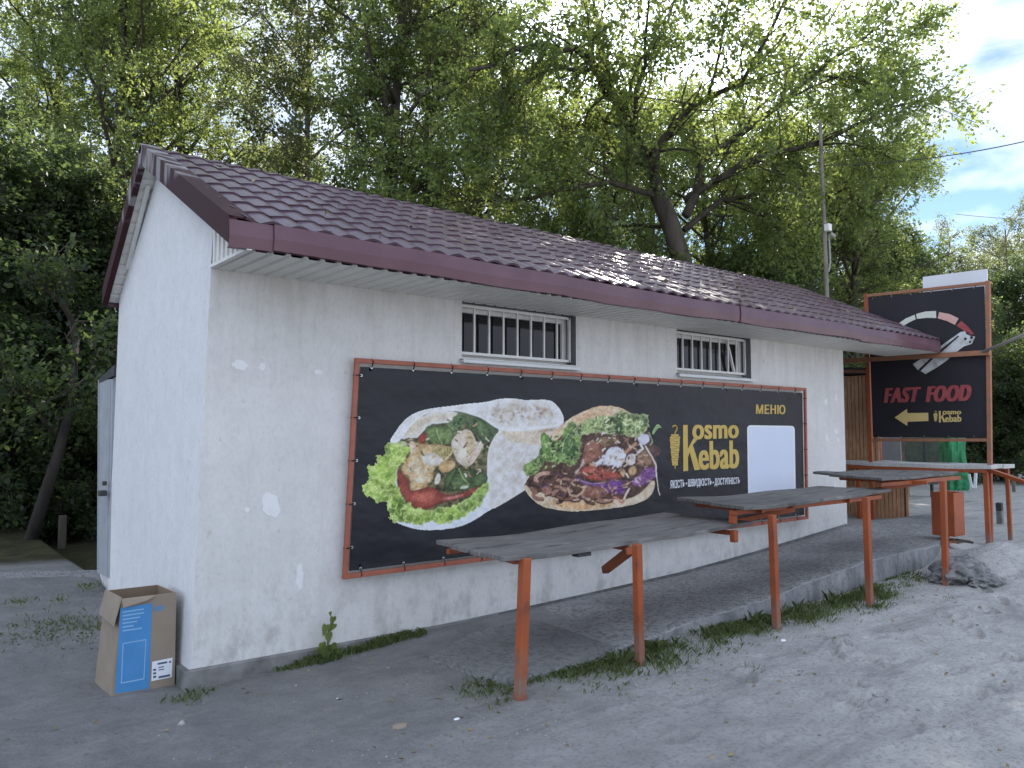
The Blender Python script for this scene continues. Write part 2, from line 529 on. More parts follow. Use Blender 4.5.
# sandy ground; the soil is darker to the left of the kiosk and pale sand on the road
m, t = new_mat('ground_soil')
g = N(t, 'ShaderNodeNewGeometry'); sx = N(t, 'ShaderNodeSeparateXYZ')
t.links.new(g.outputs['Position'], sx.inputs[0])
n0 = noise(t, 0.55, 6, 0.6); n1 = noise(t, 3.5, 7, 0.65); n2 = noise(t, 38, 6, 0.75); n3 = noise(t, 9, 5, 0.6, dist=0.6)
def mth(op, a_, b_):
    q = N(t, 'ShaderNodeMath', operation=op)
    for i, v in enumerate((a_, b_)):
        if hasattr(v, 'is_output'):
            t.links.new(v, q.inputs[i])
        else:
            q.inputs[i].default_value = v
    return q.outputs[0]
# along the road direction: x - 0.9*y + noise
axis = mth('ADD', mth('SUBTRACT', sx.outputs['X'], mth('MULTIPLY', sx.outputs['Y'], 0.95)), mth('MULTIPLY', n0, 3.0))
mr = N(t, 'ShaderNodeMapRange', {1: 3.2, 2: 8.4, 3: 0.0, 4: 1.0}); t.links.new(axis, mr.inputs[0])
dirt = ramp(t, n1, [(0.3, (0.155, 0.154, 0.156)), (0.7, (0.235, 0.232, 0.23))])
sand = ramp(t, n1, [(0.3, (0.37, 0.36, 0.35)), (0.72, (0.51, 0.50, 0.485))])
c = mixc(t, mr.outputs[0], dirt, sand)
c = mixc(t, ramp(t, n2, [(0.36, 0.5), (0.5, 0.0)]), c, (0.13, 0.125, 0.12))
c = mixc(t, ramp(t, n3, [(0.58, 0.0), (0.72, 0.3)]), c, (0.19, 0.185, 0.18))
n4 = noise(t, 1.5, 6, 0.65, mapscale=(0.45, 2.4, 1.0), dist=.4)
c = mixc(t, ramp(t, n4, [(0.52, 0.0), (0.66, 0.45)]), c, (0.15, 0.147, 0.145))
c = mixc(t, ramp(t, n4, [(0.28, 0.16), (0.42, 0.0)]), c, (0.46, 0.45, 0.43))
hh = mth('ADD', mth('MULTIPLY', n2, 0.5), n3)
# leaf litter under the wood
fl = mth('ADD', sx.outputs['Y'], mth('MULTIPLY', n0, 1.5))
mr2 = N(t, 'ShaderNodeMapRange', {1: 4.6, 2: 5.2, 3: 0.0, 4: 1.0}); t.links.new(fl, mr2.inputs[0])
mr3 = N(t, 'ShaderNodeMapRange', {1: 1.0, 2: 6.0, 3: 1.0, 4: 0.0}); t.links.new(mth('SUBTRACT', sx.outputs['X'], mth('MULTIPLY', sx.outputs['Y'], .25)), mr3.inputs[0])
mr2 = N(t, 'ShaderNodeMath', {}, operation='MULTIPLY'); t.links.new(mr3.outputs[0], mr2.inputs[0]); t.links.new([n_ for n_ in t.nodes if n_.type == 'MAP_RANGE'][-2].outputs[0], mr2.inputs[1])
c = mixc(t, mr2.outputs[0], c, ramp(t, n1, [(0.35, (0.028, 0.026, 0.016)), (0.7, (0.06, 0.062, 0.03))]))
finish(t, c, 0.97, 0, hh, 0.9, 0.03, 0.15)
M['ground'] = m

def mat_leaf(name, dark, light, trans, tmix=0.45):
    m, t = new_mat(name)
    a_ = N(t, 'ShaderNodeVertexColor', layer_name='tone')
    sp = N(t, 'ShaderNodeSeparateColor'); t.links.new(a_.outputs['Color'], sp.inputs[0])
    c = ramp(t, sp.outputs[0], [(0.0, dark), (1.0, light)])
    tc_ = ramp(t, sp.outputs[0], [(0.0, tuple(x * 0.55 for x in trans)), (1.0, trans)])
    d = N(t, 'ShaderNodeBsdfPrincipled', {'Roughness': 0.5, 'Specular IOR Level': 0.4})
    t.links.new(c, d.inputs['Base Color'])
    tr = N(t, 'ShaderNodeBsdfTranslucent'); t.links.new(tc_, tr.inputs['Color'])
    mx = N(t, 'ShaderNodeMixShader', {0: tmix})
    t.links.new(d.outputs[0], mx.inputs[1]); t.links.new(tr.outputs[0], mx.inputs[2])
    o = N(t, 'ShaderNodeOutputMaterial'); t.links.new(mx.outputs[0], o.inputs['Surface'])
    return m
M['leaf'] = mat_leaf('leaf_mid', (0.030, 0.055, 0.026), (0.115, 0.155, 0.06), (0.46, 0.56, 0.14), 0.52)
M['leaf_dark'] = mat_leaf('leaf_dark', (0.018, 0.033, 0.018), (0.058, 0.085, 0.038), (0.30, 0.40, 0.12), 0.45)
M['leaf_pale'] = mat_leaf('leaf_pale', (0.035, 0.05, 0.026), (0.11, 0.13, 0.06), (0.38, 0.43, 0.15))
M['grass'] = mat_leaf('grass_blade', (0.17, 0.23, 0.08), (0.34, 0.40, 0.17), (0.30, 0.38, 0.12), 0.35)

# ------------------------------------------------------------------ ground
PX = np.array([-40, -6, -3, 0, 1.4, 2.4, 4, 5.5, 7.0, 8.5, 10, 14, 40.])
PZ = np.array([-.15, -.15, -.15, -.125, -.04, -.005, 0, 0.0, .02, .05, .05, 0.0, 0.])
def gz(x, y):
    x = np.asarray(x, float); y = np.asarray(y, float)
    h = np.interp(x, PX, PZ)
    h = h * smooth(-7.0, -2.2, y)
    # sand banked up against the end of the platform
    h = h + 0.30 * np.exp(-(((x - 8.25) / 0.62) ** 2 + ((y + 2.05) / 0.42) ** 2))
    h = h + 0.34 * smooth(0.9, 2.7, y) * (1 - smooth(-.05, .3, x))
    h = h + 0.20 * smooth(7.5, 8.3, x) * (1 - smooth(10.8, 13.0, x)) * smooth(-1.95 + (x - 8) * .36, -1.25 + (x - 8) * .36, y) * (1 - smooth(1.5, 3.5, y))
    return h
def gdetail(x, y):
    d = 0.035 * (fbm(x * 0.9, y * 0.9, 3) - .5) + 0.014 * (fbm(x * 4.1, y * 4.1, 9) - .5) + 0.009 * (fbm(x * 9.0, y * 11.0, 15, 2) - .5)
    road = smooth(-1.6, -2.3, y)
    # ruts along the road
    d = d + road * 0.030 * (fbm(x * 0.35 + 7, (y + 0.06 * x) * 4.2, 21) - .5) + 0.004 * (fbm(x * 22, y * 22, 33, 2) - .5)
    return d
rng = np.random.default_rng(5)
def axis_cells(a, b, fine, outer):
    left = a - np.cumsum(np.geomspace(fine * 2, outer, 26)); right = b + np.cumsum(np.geomspace(fine * 2, outer, 26))
    return np.concatenate([left[::-1], np.arange(a, b + 1e-6, fine), right])
gx = axis_cells(-3.0, 8.8, 0.022, 75); gy = axis_cells(-4.9, -1.3, 0.022, 75)
GX, GY = np.meshgrid(gx, gy, indexing='ij')
GZ = gz(GX, GY) + gdetail(GX, GY)
# footprints in the loose sand
for k in range(230):
    fx = rng.uniform(-0.5, 8.5); fy = rng.uniform(-5.0, -2.25)
    if rng.random() > (0.25 + 0.75 * np.clip((fx - 0.9 * fy - 3.5) / 4, 0, 1)):
        continue
    an = rng.normal(0.35, 0.5); ca, sa = math.cos(an), math.sin(an)
    L_, w_ = rng.uniform(.11, .15), rng.uniform(.04, .055)
    i0, i1 = np.searchsorted(gx, [fx - .4, fx + .4]); j0, j1 = np.searchsorted(gy, [fy - .4, fy + .4])
    dx = GX[i0:i1, j0:j1] - fx; dy = GY[i0:i1, j0:j1] - fy
    r = np.sqrt(((dx * ca + dy * sa) / L_) ** 2 + ((-dx * sa + dy * ca) / w_) ** 2)
    dep = rng.uniform(.012, .034)
    GZ[i0:i1, j0:j1] += -dep * (1 - smooth(.6, 1.15, r)) + dep * .35 * np.exp(-((r - 1.35) / .3) ** 2)
nx, ny = GX.shape
idx = np.arange(nx * ny).reshape(nx, ny)
Fq = np.stack([idx[:-1, :-1], idx[1:, :-1], idx[1:, 1:], idx[:-1, 1:]], -1).reshape(-1, 4)
g = mesh_np('ground', np.stack([GX, GY, GZ], -1).reshape(-1, 3), Fq, M['ground'], smooth_=True)
g['kind'] = 'structure'

# concrete platform along the wall, rising with the kiosk while the road stays level
KY = -1.47
FU = [2.3, 3.0, 3.35, 4.4, 6.2, 8.0]
FZ = [0.015, .045, .085, .125, .262, .275]
BU = [1.9, 2.97, 4.38, 5.2, 7.08, 8.75, 9.8]
BZ = [-.035, -.015, .025, .045, .165, .30, .30]
us = np.arange(2.38, 8.06, 0.04)
vs_n = 34
PV = []
rngp = np.random.default_rng(2)
for u in us:
    e = (fbm(np.array([u * 3.1]), np.array([0.3]), 41)[0] - .5) * 0.10
    front = KY + e * 0.35
    zf = np.interp(u, FU, FZ)
    row = []
    for k in range(vs_n):
        f_ = k / (vs_n - 1)
        x = u + max(0, u - 6.6) * 2.9 * f_ + .50 * f_ * max(0, 1 - (u - 2.38) / 2.0)
        y = front * (1 - f_) + 0.02 * f_
        z = zf * (1 - f_) + np.interp(x, BU, BZ) * f_
        row.append((x, y, z))
    PV.append(row)
PV = np.array(PV)
PV[..., 2] += 0.016 * (fbm(PV[..., 0] * 2.3, PV[..., 1] * 2.3, 77) - .5) + 0.014 * (fbm(PV[..., 0] * 9, PV[..., 1] * 9, 78) - .5) * smooth(0.45, 0.0, (PV[..., 1] - KY))
# the broken, rounded front edge
drop = smooth(0.06, 0.0, np.arange(vs_n) / (vs_n - 1)) * 0.012
PV[..., 2] -= drop[None, :] * (0.35 + 1.3 * fbm(PV[..., 0] * 4, PV[..., 1] * 0 + 2, 5))
na, nb = PV.shape[:2]
fr = PV[:, 0, :].copy()
skirt = []
for k, (dz, dy) in enumerate(((0.0, 0.0), (.3, -.012), (.62, -.02), (1.0, -.01))):
    s_ = fr.copy(); s_[:, 2] = fr[:, 2] * (1 - dz) + (-0.25) * dz
    s_[:, 1] += dy + 0.014 * (fbm(fr[:, 0] * 5, s_[:, 2] * 8, 31 + k) - .5) * (k > 0)
    skirt.append(s_)
ALL = np.concatenate([np.stack(skirt[::-1], 1)[:, :-1], PV], 1)
na, nb = ALL.shape[:2]
idx = np.arange(na * nb).reshape(na, nb)
Fq = np.stack([idx[:-1, :-1], idx[1:, :-1], idx[1:, 1:], idx[:-1, 1:]], -1).reshape(-1, 4)
# end wall of the platform
ev = np.stack([ALL[-1], ALL[-1] * np.array([1, 1, 0]) + np.array([0.02, 0, -0.25])], 0)
V_all = np.concatenate([ALL.reshape(-1, 3), ev.reshape(-1, 3)])
e0 = na * nb
ei = e0 + np.arange(2 * nb).reshape(2, nb)
Fe = np.stack([ei[0, :-1], ei[1, :-1], ei[1, 1:], ei[0, 1:]], -1)
m, t = new_mat('kerb_concrete')  # darker than the top to paint in the face's shade; streaks are drip stains
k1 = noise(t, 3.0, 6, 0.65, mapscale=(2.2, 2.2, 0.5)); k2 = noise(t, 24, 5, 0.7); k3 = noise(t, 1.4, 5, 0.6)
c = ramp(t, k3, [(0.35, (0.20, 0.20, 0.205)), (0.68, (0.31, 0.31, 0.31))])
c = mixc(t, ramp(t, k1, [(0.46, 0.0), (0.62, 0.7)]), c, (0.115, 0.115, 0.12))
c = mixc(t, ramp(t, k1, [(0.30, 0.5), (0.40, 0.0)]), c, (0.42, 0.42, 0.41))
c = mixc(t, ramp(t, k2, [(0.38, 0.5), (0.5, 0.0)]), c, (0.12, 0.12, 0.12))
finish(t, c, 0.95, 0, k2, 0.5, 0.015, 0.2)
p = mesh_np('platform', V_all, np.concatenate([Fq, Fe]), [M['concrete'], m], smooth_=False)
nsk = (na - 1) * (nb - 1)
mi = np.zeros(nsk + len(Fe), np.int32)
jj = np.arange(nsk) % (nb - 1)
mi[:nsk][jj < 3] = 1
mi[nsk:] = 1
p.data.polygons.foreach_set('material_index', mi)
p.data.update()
p['kind'] = 'structure'
# smooth near slab of the pavement that runs into the dirt
q = [on_z(*c, 0.0) for c in ((428, 655), (470, 633), (531, 619), (616, 650), (594, 664), (505, 682))]
def plat_z(x, y):
    f_ = min(1, max(0, (y - KY) / -KY))
    return float(np.interp(x, FU, FZ) * (1 - f_) + np.interp(x, BU, BZ) * f_)
top = [(v.x, v.y, max(plat_z(v.x, v.y) + .004, float(gz(v.x, v.y)) + .02)) for v in q]
p = MB().add(top + [(x, y, -.3) for x, y, z in top], [tuple(range(6)), tuple(range(11, 5, -1))] + [(i, (i + 1) % 6, 6 + (i + 1) % 6, 6 + i) for i in range(6)])
p = p.build('pavement', M['slab'], None, bevel=0.012, seg=2)
p['kind'] = 'structure'
# slab yard to the left
q = [on_z(-260, 640, -.1), on_z(100, 617, -.1), on_z(116, 570, .24), on_z(-220, 578, .24)]
p = MB().add([(v.x, v.y, v.z + .02) for v in q] + [(v.x, v.y, -.3) for v in q], [(0, 1, 2, 3), (7, 6, 5, 4), (0, 4, 5, 1), (1, 5, 6, 2), (2, 6, 7, 3), (3, 7, 4, 0)]).build('yard_slab', M['slab'], None, bevel=0.02, seg=2)
p['kind'] = 'structure'

# ------------------------------------------------------------------ kiosk
kiosk = thing('kiosk', 'white plastered kiosk with plum tile-look metal roof and two small barred windows', 'building', (4.4, 1.2, 0))
L = 8.70
W1 = (2.203, 3.562, 2.235, 2.732); W2 = (5.095, 6.49, 2.245, 2.732)
TOPZ = 2.76
# front wall with two openings; its left corner leans a little
bm = bmesh.new()
xs = [0, W1[0], W1[1], W2[0], W2[1], L]
def wall_v(x, z):
    xx = x
    if x == 0:
        xx = 0.075 * max(0, z) / 2.73
    return bm.verts.new((xx, 0, z))
def base_z(x):
    return float(np.interp(x, [0, 2, 3, 4.4, 5.2, 7.1, 8.7], [0.0, -.015, .005, .045, .07, .19, .32]))
grid = {}
zr = ['b', 2.235, 2.732, TOPZ]
for i, x in enumerate(xs):
    for j, z in enumerate(zr):
        zz = -0.06 + 0.0 if z == 'b' else z
        grid[i, j] = wall_v(x, zz if z != 'b' else base_z(x) + 0.012)
for i in range(len(xs) - 1):
    for j in range(len(zr) - 1):
        if j == 1 and i in (1, 3):
            continue
        bm.faces.new((grid[i, j], grid[i + 1, j], grid[i + 1, j + 1], grid[i, j + 1]))
me = bpy.data.meshes.new('front_wall'); bm.to_mesh(me); bm.free()
fw = link('front_wall', me, M['plaster'], kiosk)
# plinth
pb = MB()
pts = [0, 1, 2, 2.6]
MB().add([(2.6, .012, -.3), (L, .012, -.3), (L, .012, .4), (2.6, .012, .08)], [(0, 1, 2, 3)]).build('plinth', M['plinth'], kiosk)
for a_, b_ in zip(pts[:-1], pts[1:]):
    za, zb = base_z(a_) + 0.012, base_z(b_) + 0.012
    pb.add([(a_ + (0.0 if a_ else -.03), -0.03, -.4), (b_, -0.03, -.4), (b_, -0.03, zb - .008), (a_ + (0.0 if a_ else -.03), -0.03, za - .004), (a_, 0.003, za + .006), (b_, 0.003, zb + .004)],
           [(0, 1, 2, 3), (3, 2, 5, 4)])
pb.add([(-.03, -.03, -.4), (-.03, 2.45, -.4), (-.03, 2.45, -.005), (-.03, -.03, -.005), (.004, 2.45, .01), (.004, -.02, .01)], [(1, 0, 3, 2), (2, 3, 5, 4)])
pb.build('plinth', M['plinth'], kiosk)
# gable walls
RIDGE = (1.5, 3.93); 
def roof_under(v):
    return 2.73 + (v + .7) * (3.80 - 2.73) / 2.2 if v < 1.5 else 3.80 - (v - 1.5) * (3.80 - 2.80) / 1.27
gp = [(0, -.02), (2.46, -.02), (2.70, roof_under(2.70) + .03), (1.5, roof_under(1.5) + .05), (0, roof_under(0) + .05)]
gb = MB()
def lean(z):
    return 0.075 * max(0, z) / 2.73
gb.add([(lean(z), y, z) for y, z in gp], [(4, 3, 2, 1, 0)])
gb.build('gable_wall', M['plaster_side'], kiosk)
gb = MB(); gb.add([(L, y, z if i > 1 else .3) for i, (y, z) in enumerate(gp)], [(0, 1, 2, 3, 4)])
gb.build('gable_wall', M['plaster_side'], kiosk)
MB().quad((0.01, 2.45, -.1), (L, 2.45, -.1), (L, 2.68, 2.80), (.08, 2.68, 2.80)).build('rear_wall', M['plaster_side'], kiosk)
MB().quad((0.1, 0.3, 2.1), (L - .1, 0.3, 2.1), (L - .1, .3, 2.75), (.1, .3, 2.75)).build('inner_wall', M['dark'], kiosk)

# roof sheets: tile-look profile
def roof_sheet(name, u0, u1, y0, z0, y1, z1, stepL=0.30, wave=0.178, fine=True):
    Ls = math.hypot(y1 - y0, z1 - z0)
    ncx = int((u1 - u0) / wave * (10 if fine else 6))
    uu = np.linspace(u0, u1, ncx)
    rows = []
    s = 0.0; k = 0
    svals = []
    while s < Ls - 0.01:
        for fr_ in ((0.0, 0.004, 0.3, 0.6, 0.9, 0.999) if fine else (0.0, .004, .999)):
            q = s + fr_ * stepL
            if q <= Ls + 1e-6:
                svals.append((q, fr_))
        s += stepL
    nrm = Vector((0, -(z1 - z0), (y1 - y0))).normalized()
    if nrm.z < 0:
        nrm = -nrm
    ph = (uu - u0) / wave * 2 * np.pi
    prof = (np.cos(ph) * 0.5 + 0.5) ** 0.62          # broad crests, narrow valleys
    nC = int(math.ceil(Ls / stepL))
    AV = []; AF = []; base_ = 0
    def strip(rows_):
        nonlocal base_
        P = np.stack(rows_, 1)
        n0_, n1_ = P.shape[:2]
        ix = np.arange(n0_ * n1_).reshape(n0_, n1_) + base_
        fq = np.stack([ix[:-1, :-1], ix[1:, :-1], ix[1:, 1:], ix[:-1, 1:]], -1).reshape(-1, 4)
        AV.append(P.reshape(-1, 3)); AF.append(fq); base_ += n0_ * n1_
    def row(q, h):
        tt = np.clip(q, 0, Ls) / Ls
        Y = y0 + (y1 - y0) * tt + nrm.y * h; Z = z0 + (z1 - z0) * tt + nrm.z * h
        Z = Z + 0.016 * (fbm(uu * .6, Y * .5, 6) - .5) + 0.007 * ((uu / 1.12) % 1.0)
        return np.stack([uu, Y, Z], -1)
    for c_ in range(nC):
        lip = c_ * stepL - 0.062 * (prof - .5) * (c_ > 0)        # the lip of a course reaches lower on the crests
        rows_ = [row(lip + f_ * (stepL + .012), WAVE_H * prof + 0.013 * (1 - f_) + 0.012) for f_ in ((0, .04, .12, .3, .55, .8, 1.0) if fine else (0, .5, 1))]
        strip([row(lip + .004, WAVE_H * prof + .006), row(lip, WAVE_H * prof + .025)])
        strip(rows_)
    V_ = np.concatenate(AV); fq = np.concatenate(AF)
    if y1 < y0:
        fq = fq[:, ::-1]
    return mesh_np(name, V_, fq, M['roof'], kiosk, smooth_=True)
WAVE_H = 0.027
U0, U1 = 0.045, 10.05
E0 = (-.715, 2.875); RD = (1.5, 3.965); E1 = (2.78, 2.93)
roof = roof_sheet('roof', U0, U1, E0[0], E0[1], RD[0], RD[1])
r2 = roof_sheet('roof', U0, U1, E1[0], E1[1], RD[0], RD[1], fine=False)
# ridge cap
rc = MB()
rc.tube([(U0 - .1, RD[0], RD[1] + .0), (U1 + .02, RD[0], RD[1] + .0)], 0.040, n=10)
rc.build('ridge_cap', M['ridge'], kiosk, smooth_=True)
# verge flashing, front and back slopes, both gables
def verge(x0, x1, mat):
    v = MB()
    for (ya, za), (yb, zb) in ((E0, RD), (E1, RD)):
        hgt = 0.175
        ya2 = ya - .005 if ya < 0 else ya + .005
        t_ = x0 + .05
        v.add([(x0, ya2, za + .045), (x0, yb, zb + .055), (x0, yb, zb + .055 - hgt), (x0, ya2, za + .045 - hgt),
               (t_, ya2, za + .045 - .012), (t_, yb, zb + .055 - .012), (t_, yb, zb + .055 - hgt), (t_, ya2, za + .045 - hgt)],
              [(0, 1, 2, 3), (6, 2, 1, 5), (7, 3, 2, 6), (3, 7, 4, 0), (4, 7, 6, 5)])
        v.add([(x0, ya2, za + .0455), (x0, yb, zb + .0555), (x1, yb, zb + .0555), (x1, ya2, za + .0455), (x0, ya2, za + .035), (x0, yb, zb + .045), (x1, yb, zb + .045), (x1, ya2, za + .035)],
              [(0, 1, 2, 3), (7, 6, 5, 4), (3, 2, 6, 7), (0, 3, 7, 4)])
    return v
verge(-.055, .10, None).build('verge_flashing', M['worn_glint_plum'], kiosk)
verge(U1 - .02, U1 + .03, None).build('verge_flashing', M['plum'], kiosk)
# front eave fascia in overlapping, slightly bent lengths
segs = [(-.055, .235, 0.0, .0), (.225, 2.75, .012, .004), (2.72, 5.24, .004, -.004), (5.22, 7.8, .013, .003), (7.77, U1 + .03, .004, -.002)]
for (a_, b_, o_, dz) in segs:
    n_ = max(2, int((b_ - a_) / .25))
    fb = MB()
    rows = []
    for i in range(n_ + 1):
        x = a_ + (b_ - a_) * i / n_
        w_ = 0.006 * math.sin(x * 2.1 + a_) + .004 * math.sin(x * 5.3)
        y = -.72 - o_
        rows.append([(x, y + .05, 2.905 + dz + w_ * .5), (x, y - .004, 2.896 + dz + w_ * .6), (x, y - .012, 2.80 + dz + w_), (x, y, 2.728 + dz + w_), (x, y + .03, 2.722 + dz + w_)])
    vv = [v for r in rows for v in r]
    ff = []
    for i in range(n_):
        for k in range(4):
            ff.append((i * 5 + k, i * 5 + k + 1, (i + 1) * 5 + k + 1, (i + 1) * 5 + k))
    fb.add(vv, ff)
    o = fb.build('fascia', M['plum'], kiosk, smooth_=False)
MB().box(-.03, U1, 2.80, 2.83, 2.80, 2.97).build('fascia', M['plum'], kiosk)
# soffit of ribbed sheet under the front eave
def ribbed(name, p0, du, dv, nu, nrm, depth, mat, parent, period):
    """ribs run along dv; profile repeats along du"""
    p0, du, dv, nrm = Vector(p0), Vector(du), Vector(dv), Vector(nrm)
    Lu = du.length; u_ = du.normalized()
    pts_ = []
    s = 0.0
    while s < Lu:
        for f_, h_ in ((0, 0), (.18, 0), (.26, 1), (.92, 1)):
            q = s + f_ * period
            if q <= Lu:
                pts_.append((q, h_))
        s += period
    b = MB(); vv = []; ff = []
    for q, h_ in pts_:
        a_ = p0 + u_ * q + nrm * (h_ * depth)
        vv += [a_, a_ + dv]
    for i in range(len(pts_) - 1):
        ff.append((2 * i, 2 * i + 1, 2 * i + 3, 2 * i + 2))
    b.add(vv, ff)
    return b.build(name, mat, parent)
ribbed('soffit', (.085, 0.02, 2.735), (9.95, 0, 0), (0, -.735, -.002), 80, (0, 0, -1), .016, M['soffit'], kiosk, .118)
# boxed end of the eave
MB().prism([(-.71, 2.728), (-.015, 2.732), (-.015, roof_under(0) + .02)], 0, .078, .088).build('soffit_end', M['soffit'], kiosk)
for k in range(6):
    y = -.06 - k * .085
    MB().box(.066, .078, y - .03, y, 2.745, 2.745 + max(.02, .30 + y * .49 - .0)).build('soffit_end_rib', M['white_paint'], kiosk)
MB().box(.060, .095, -.715, -.012, 2.722, 2.742).build('soffit_trim', M['white_paint'], kiosk)
# soffit of the rear slope at the gable (seen from below)
d = Vector((0, 1.28, -(RD[1] - E1[1])))
ribbed('soffit', (-.004, RD[0] + .02, RD[1] - .100), d * .985, (.16, 0, 0), 20, (0, -.6, -.8), .012, M['soffit'], kiosk, .125)
MB().bar((.055, RD[0] + .16, RD[1] - .245), (.072, E1[0] - .40, E1[1] + .185), .035, .03).build('soffit_trim', M['soffit'], kiosk)
ribbed('soffit', (L + .0, 0, 2.9), (1.3, 0, 0), (0, 1.4, .68), 20, (0, 0, -1), .01, M['soffit'], kiosk, .15)

# windows
def window(W_, tilt):
    x0, x1, z0, z1 = W_
    dep = .12
    fr_ = MB()
    w_ = .062
    yb0, yb1 = dep + .01, dep + .06
    fr_.box(x0, x0 + w_, yb0, yb1, z0, z1).box(x1 - w_, x1, yb0, yb1, z0, z1)
    fr_.box(x0 + w_, x1 - w_, yb0 + .002, yb1, z0, z0 + w_).box(x0 + w_, x1 - w_, yb0 + .002, yb1, z1 - w_ - .02, z1)
    win = fr_.build('window', M['white_paint'], kiosk, bevel=.006)
    MB().quad((x0 + w_, yb0 + .03, z0 + w_), (x1 - w_, yb0 + .03, z0 + w_), (x1 - w_, yb0 + .03, z1 - w_), (x0 + w_, yb0 + .03, z1 - w_)).build('pane', M['glass'], win)
    rv = MB()
    rv.quad((x1, .003, z0), (x1, yb1 + .1, z0), (x1, yb1 + .1, z1), (x1, .003, z1))
    rv.quad((x0, yb1 + .1, z0), (x0, .003, z0), (x0, .003, z1), (x0, yb1 + .1, z1))
    rv.quad((x0, .003, z1), (x1, .003, z1), (x1, yb1 + .1, z1), (x0, yb1 + .1, z1))
    rv.build('reveal', M['reveal'], win)
    gr = MB()
    gy_ = .075
    g0, g1, h0, h1 = x0 + .02, x1 - .02, z0 + .045, z1 - .035
    tk = .024
    gr.bar((g0, gy_, h0), (g1, gy_, h0), tk).bar((g0, gy_, h1), (g1, gy_, h1), tk)
    gr.bar((g0, gy_, h0 - .012), (g0, gy_, h1 + .012), tk).bar((g1, gy_, h0 - .012), (g1, gy_, h1 + .012), tk)
    nb_ = 8
    for i in range(1, nb_):
        x = g0 + (g1 - g0) * i / nb_
        gr.bar((x, gy_ - .002, h0), (x, gy_ - .002, h1), .016)
    gr.build('grille', M['white_paint'], win)
    if tilt:
        MB().bar((x1 - .34, .10, z1 - .06), (x1 - .20, .10, z0 + .05), .03, .02).build('latch_arm', M['white_paint'], win)
    sl = MB()
    sl.add([(x0 - .02, -.055, z0 - .022), (x1 + .02, -.055, z0 - .022), (x1 + .02, dep, z0 + .012), (x0 - .02, dep, z0 + .012),
            (x0 - .02, -.055, z0 - .05), (x1 + .02, -.055, z0 - .05), (x1 + .02, -.002, z0 - .03), (x0 - .02, -.002, z0 - .03)],
           [(0, 1, 2, 3), (4, 5, 1, 0), (7, 6, 5, 4), (4, 0, 7), (5, 6, 1)])
    sl.build('sill', M['sill'], win)
window(W1, False)
window(W2, True)

# lean-to at the rear corner with a grey metal door
dTL, dTR, dBR, dBL = on_x(98.5, 380, .05), on_x(113.5, 379, .055), on_x(109.5, 578, .005), on_x(97.5, 572, .005)
def slabq(P_, d0, d1):
    b_ = MB()
    b_.add([p_ + Vector((d0, 0, 0)) for p_ in P_] + [p_ + Vector((d1, 0, 0)) for p_ in P_], [(0, 1, 2, 3), (7, 6, 5, 4), (0, 4, 5, 1), (1, 5, 6, 2), (2, 6, 7, 3), (3, 7, 4, 0)])
    return b_
slabq([dTL + Vector((0, .03, .02)), dTR + Vector((0, -.06, .02)), dBR + Vector((0, -.06, -.4)), dBL + Vector((0, .03, -.4))], .03, 2.0).build('lean_to', M['plaster_side'], kiosk)
dr = slabq([dTL, dTR, dBR, dBL], -.005, .028).build('door', M['door_grey'], kiosk)
for f_ in (.12, .88):
    a_, c_ = dTL.lerp(dTR, f_), dBL.lerp(dBR, f_)
    MB().bar(a_.lerp(c_, .02) + Vector((-.008, 0, 0)), a_.lerp(c_, .98) + Vector((-.008, 0, 0)), .02, .012).build('door_rib', M['door_grey'], dr)
h_ = on_x(107, 493, .0)
MB().box(h_.x - .07, h_.x - .006, h_.y - .04, h_.y + .04, h_.z - .025, h_.z + .025).build('handle', M['dark'], dr, bevel=.004)
MB().box(h_.x - .04, h_.x - .006, h_.y - .02, h_.y + .02, h_.z + .07, h_.z + .11).build('lock', M['dark'], dr, bevel=.004)
rA, rB = on_x(114, 365, .04), on_x(99, 379, .04)
b = MB(); b.add([rA, rB, rB - Vector((0, 0, .04)), rA - Vector((0, 0, .10)), rA + Vector((2, 0, 0)), rB + Vector((2, 0, 0)), rB + Vector((2, 0, -.04)), rA + Vector((2, 0, -.10))], [(0, 1, 2, 3), (7, 6, 5, 4), (0, 4, 5, 1), (1, 5, 6, 2), (2, 6, 7, 3), (3, 7, 4, 0)])
b.build('lean_to_roof', M['dark'], kiosk)
# whitewash patches on the front wall
rngw = random.Random(4)
def blob(px, py, rx, rz, off=.0025):
    c = on_y(px, py, 0)
    n_ = 18; vv = []
    for k in range(n_):
        a_ = 2 * math.pi * k / n_; r = rngw.uniform(.72, 1.15)
        vv.append((c.x + rx * r * math.cos(a_), -off, c.z + rz * r * math.sin(a_)))
    b = MB(); b.add([(v[0], -off, v[2]) for v in vv] + [(v[0], .0008, v[2]) for v in vv],
                    [tuple(range(n_))] + [(i, (i + 1) % n_, n_ + (i + 1) % n_, n_ + i) for i in range(n_)])
    return b.build('paint_patch', M['patch'], fw)
for a_ in ((271, 505, .07, .10), (240, 365, .06, .035), (262, 367, .025, .03), (247, 510, .02, .02), (300, 577, .03, .09), (826, 402, .05, .05), (836, 398, .03, .07),
           (836, 431, .05, .04), (827, 438, .04, .05), (838, 440, .03, .03), (835, 489, .03, .10), (318, 372, .03, .02)):
    blob(*a_)

